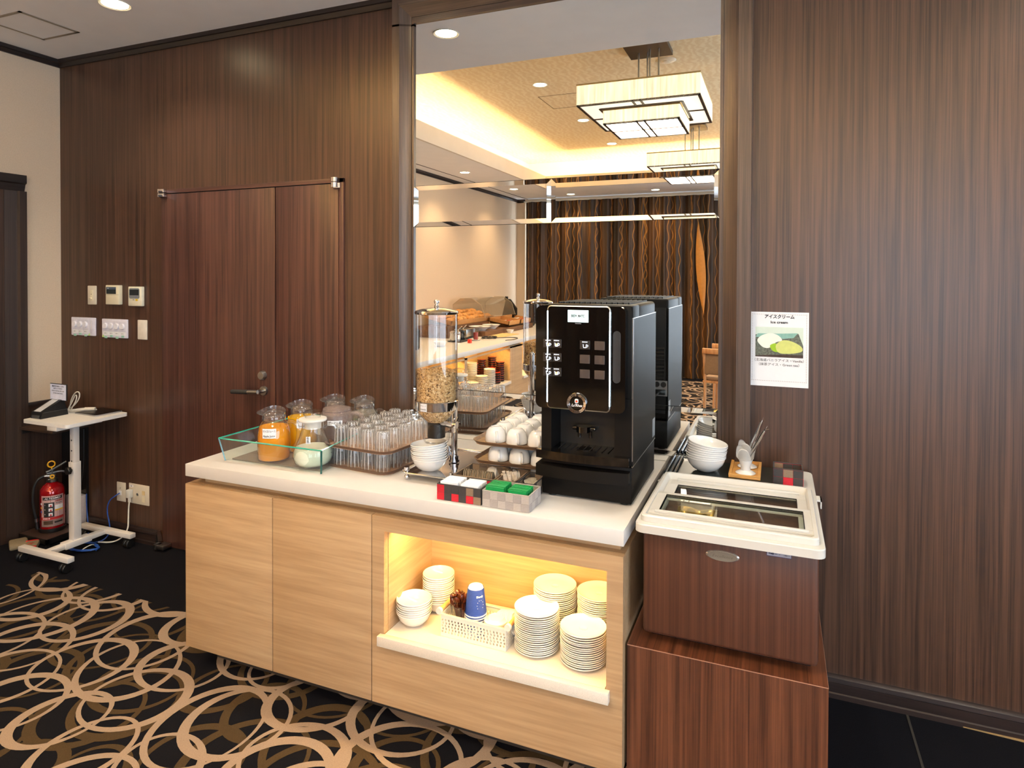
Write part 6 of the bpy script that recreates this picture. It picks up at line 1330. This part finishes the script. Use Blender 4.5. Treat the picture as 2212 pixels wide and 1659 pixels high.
MB().tube([(-3.30+.09*math.cos(k*.9)+rd.uniform(-.02, .02), -4.60+.13*math.sin(k*.9)+rd.uniform(-.03, .03), .847+.010*(k % 3)) for k in range(26)], .0045, 6, smooth=1).out('coil', BLK, cbm)
MB().tube([(-3.25, -4.65, .85), (-3.10, -4.85, .846), (-2.98, -4.80, .846), (-2.962, -4.55, .845), (-3.02, -4.45, .845)], .0045, 6).out('tail', BLK, cbm)
rd_ = MB().box(-3.31, -3.27, -4.04, -4.0, .841, .885, bev=.004).out('red_tag', pm('bright_red', (220, 52, 30), .5)); tag(rd_, 'small bright red stand near the jar on the buffet', 'stand')
bkb = E_('soup_station', 'pair of black soup warmers further along the buffet', 'warmer', (-3.6, -2.9, .841))
for y in (-3.15, -2.65):
    MB().lathe([(0, 0), (.14, 0), (.15, .02), (.15, .20), (.135, .215), (.05, .25), (.015, .255), (.015, .275), (0, .28)], (-3.62, y, .841), 28).out('warmer_pot', BLK, bkb)
bb_ = MB().lathe([(0, 0), (.04, 0), (.085, .055), (.083, .055), (.038, .006), (0, .006)], (-3.42, -3.55, .841), 26).out('small_bowl', CER); tag(bb_, 'white bowl nearer the mirror on the buffet', 'bowl')
bbk = MB().lathe([(0, 0), (.05, 0), (.09, .05), (.088, .05), (0, .012)], (-3.60, -6.86, .841), 24).out('black_bowl', BLK); tag(bbk, 'black bowl at the far end of the buffet', 'bowl')
rdd = MB().box(-3.62, -3.55, -6.70, -6.64, .841, .93, bev=.004).out('red_box', pm('dark_red_box', (130, 20, 20), .5)); tag(rdd, 'dark red carton beyond the black hinge on the buffet', 'box')

# ---- dining chairs at the mirror's right edge
BE = wood('chair_beech', (196, 140, 92), (222, 172, 126), 'z', 30, 2); SEATF = pm('beige_upholstery', (150, 124, 100), .7, bump=.2)
def chair():
    c = E_('dining_chair', 'x', 'chair')
    for sx in (-1, 1):
        m = MB(); m.tube([(sx*.20, -.20, 0), (sx*.20, -.20, .42)], .016, 8, smooth=0); m.out('leg', BE, c, world=False)
        m = MB(); m.tube([(sx*.20, .22, 0), (sx*.20, .20, .42), (sx*.20, .26, .80)], .017, 8, smooth=1); m.out('leg', BE, c, world=False)
    m = MB(); m.box(-.225, .225, -.23, .22, .40, .425, bev=.004); m.out('seat_frame', BE, c, world=False)
    m = MB(); m.box(-.22, .22, -.23, .21, .425, .475, bev=.018, seg=3); m.out('seat', SEATF, c, world=False)
    m = MB(); m.box(-.20, .20, .215, .245, .50, .80, bev=.010, M=T((0, 0, 0)) @ Matrix.Rotation(-.0, 4, 'X')); m.out('backrest', SEATF, c, world=False)
    m = MB(); m.box(-.215, .215, .245, .275, .74, .80, bev=.008); m.out('top_rail', BE, c, world=False); return c
chs = [(-.505, -5.15, .25, 'nearest beech dining chair at the right edge of the mirror view'), (-.46, -5.75, .2, 'middle beech dining chair at the right edge of the mirror view'), (-.42, -6.35, .2, 'furthest beech dining chair at the right edge of the mirror view')]
c0 = None
for x, y, a, lb in chs:
    if c0 is None: c0 = chair(); c0.location = (x, y, 0); c0.rotation_euler = (0, 0, a); c0['label'] = lb; c0['group'] = 'dining chairs'
    else: dup(c0, (x, y, 0), a, lb, 'dining chairs')
bg = MB().sphere((0, 0, 0), .1, 16, 1.3).out('cloth_bundle', pm('bundle_white', (226, 224, 220), .8, bump=1)); bg.location = (-.47, -5.05, .60); tag(bg, 'white cloth bundle lying on the nearest dining chair', 'cloth')
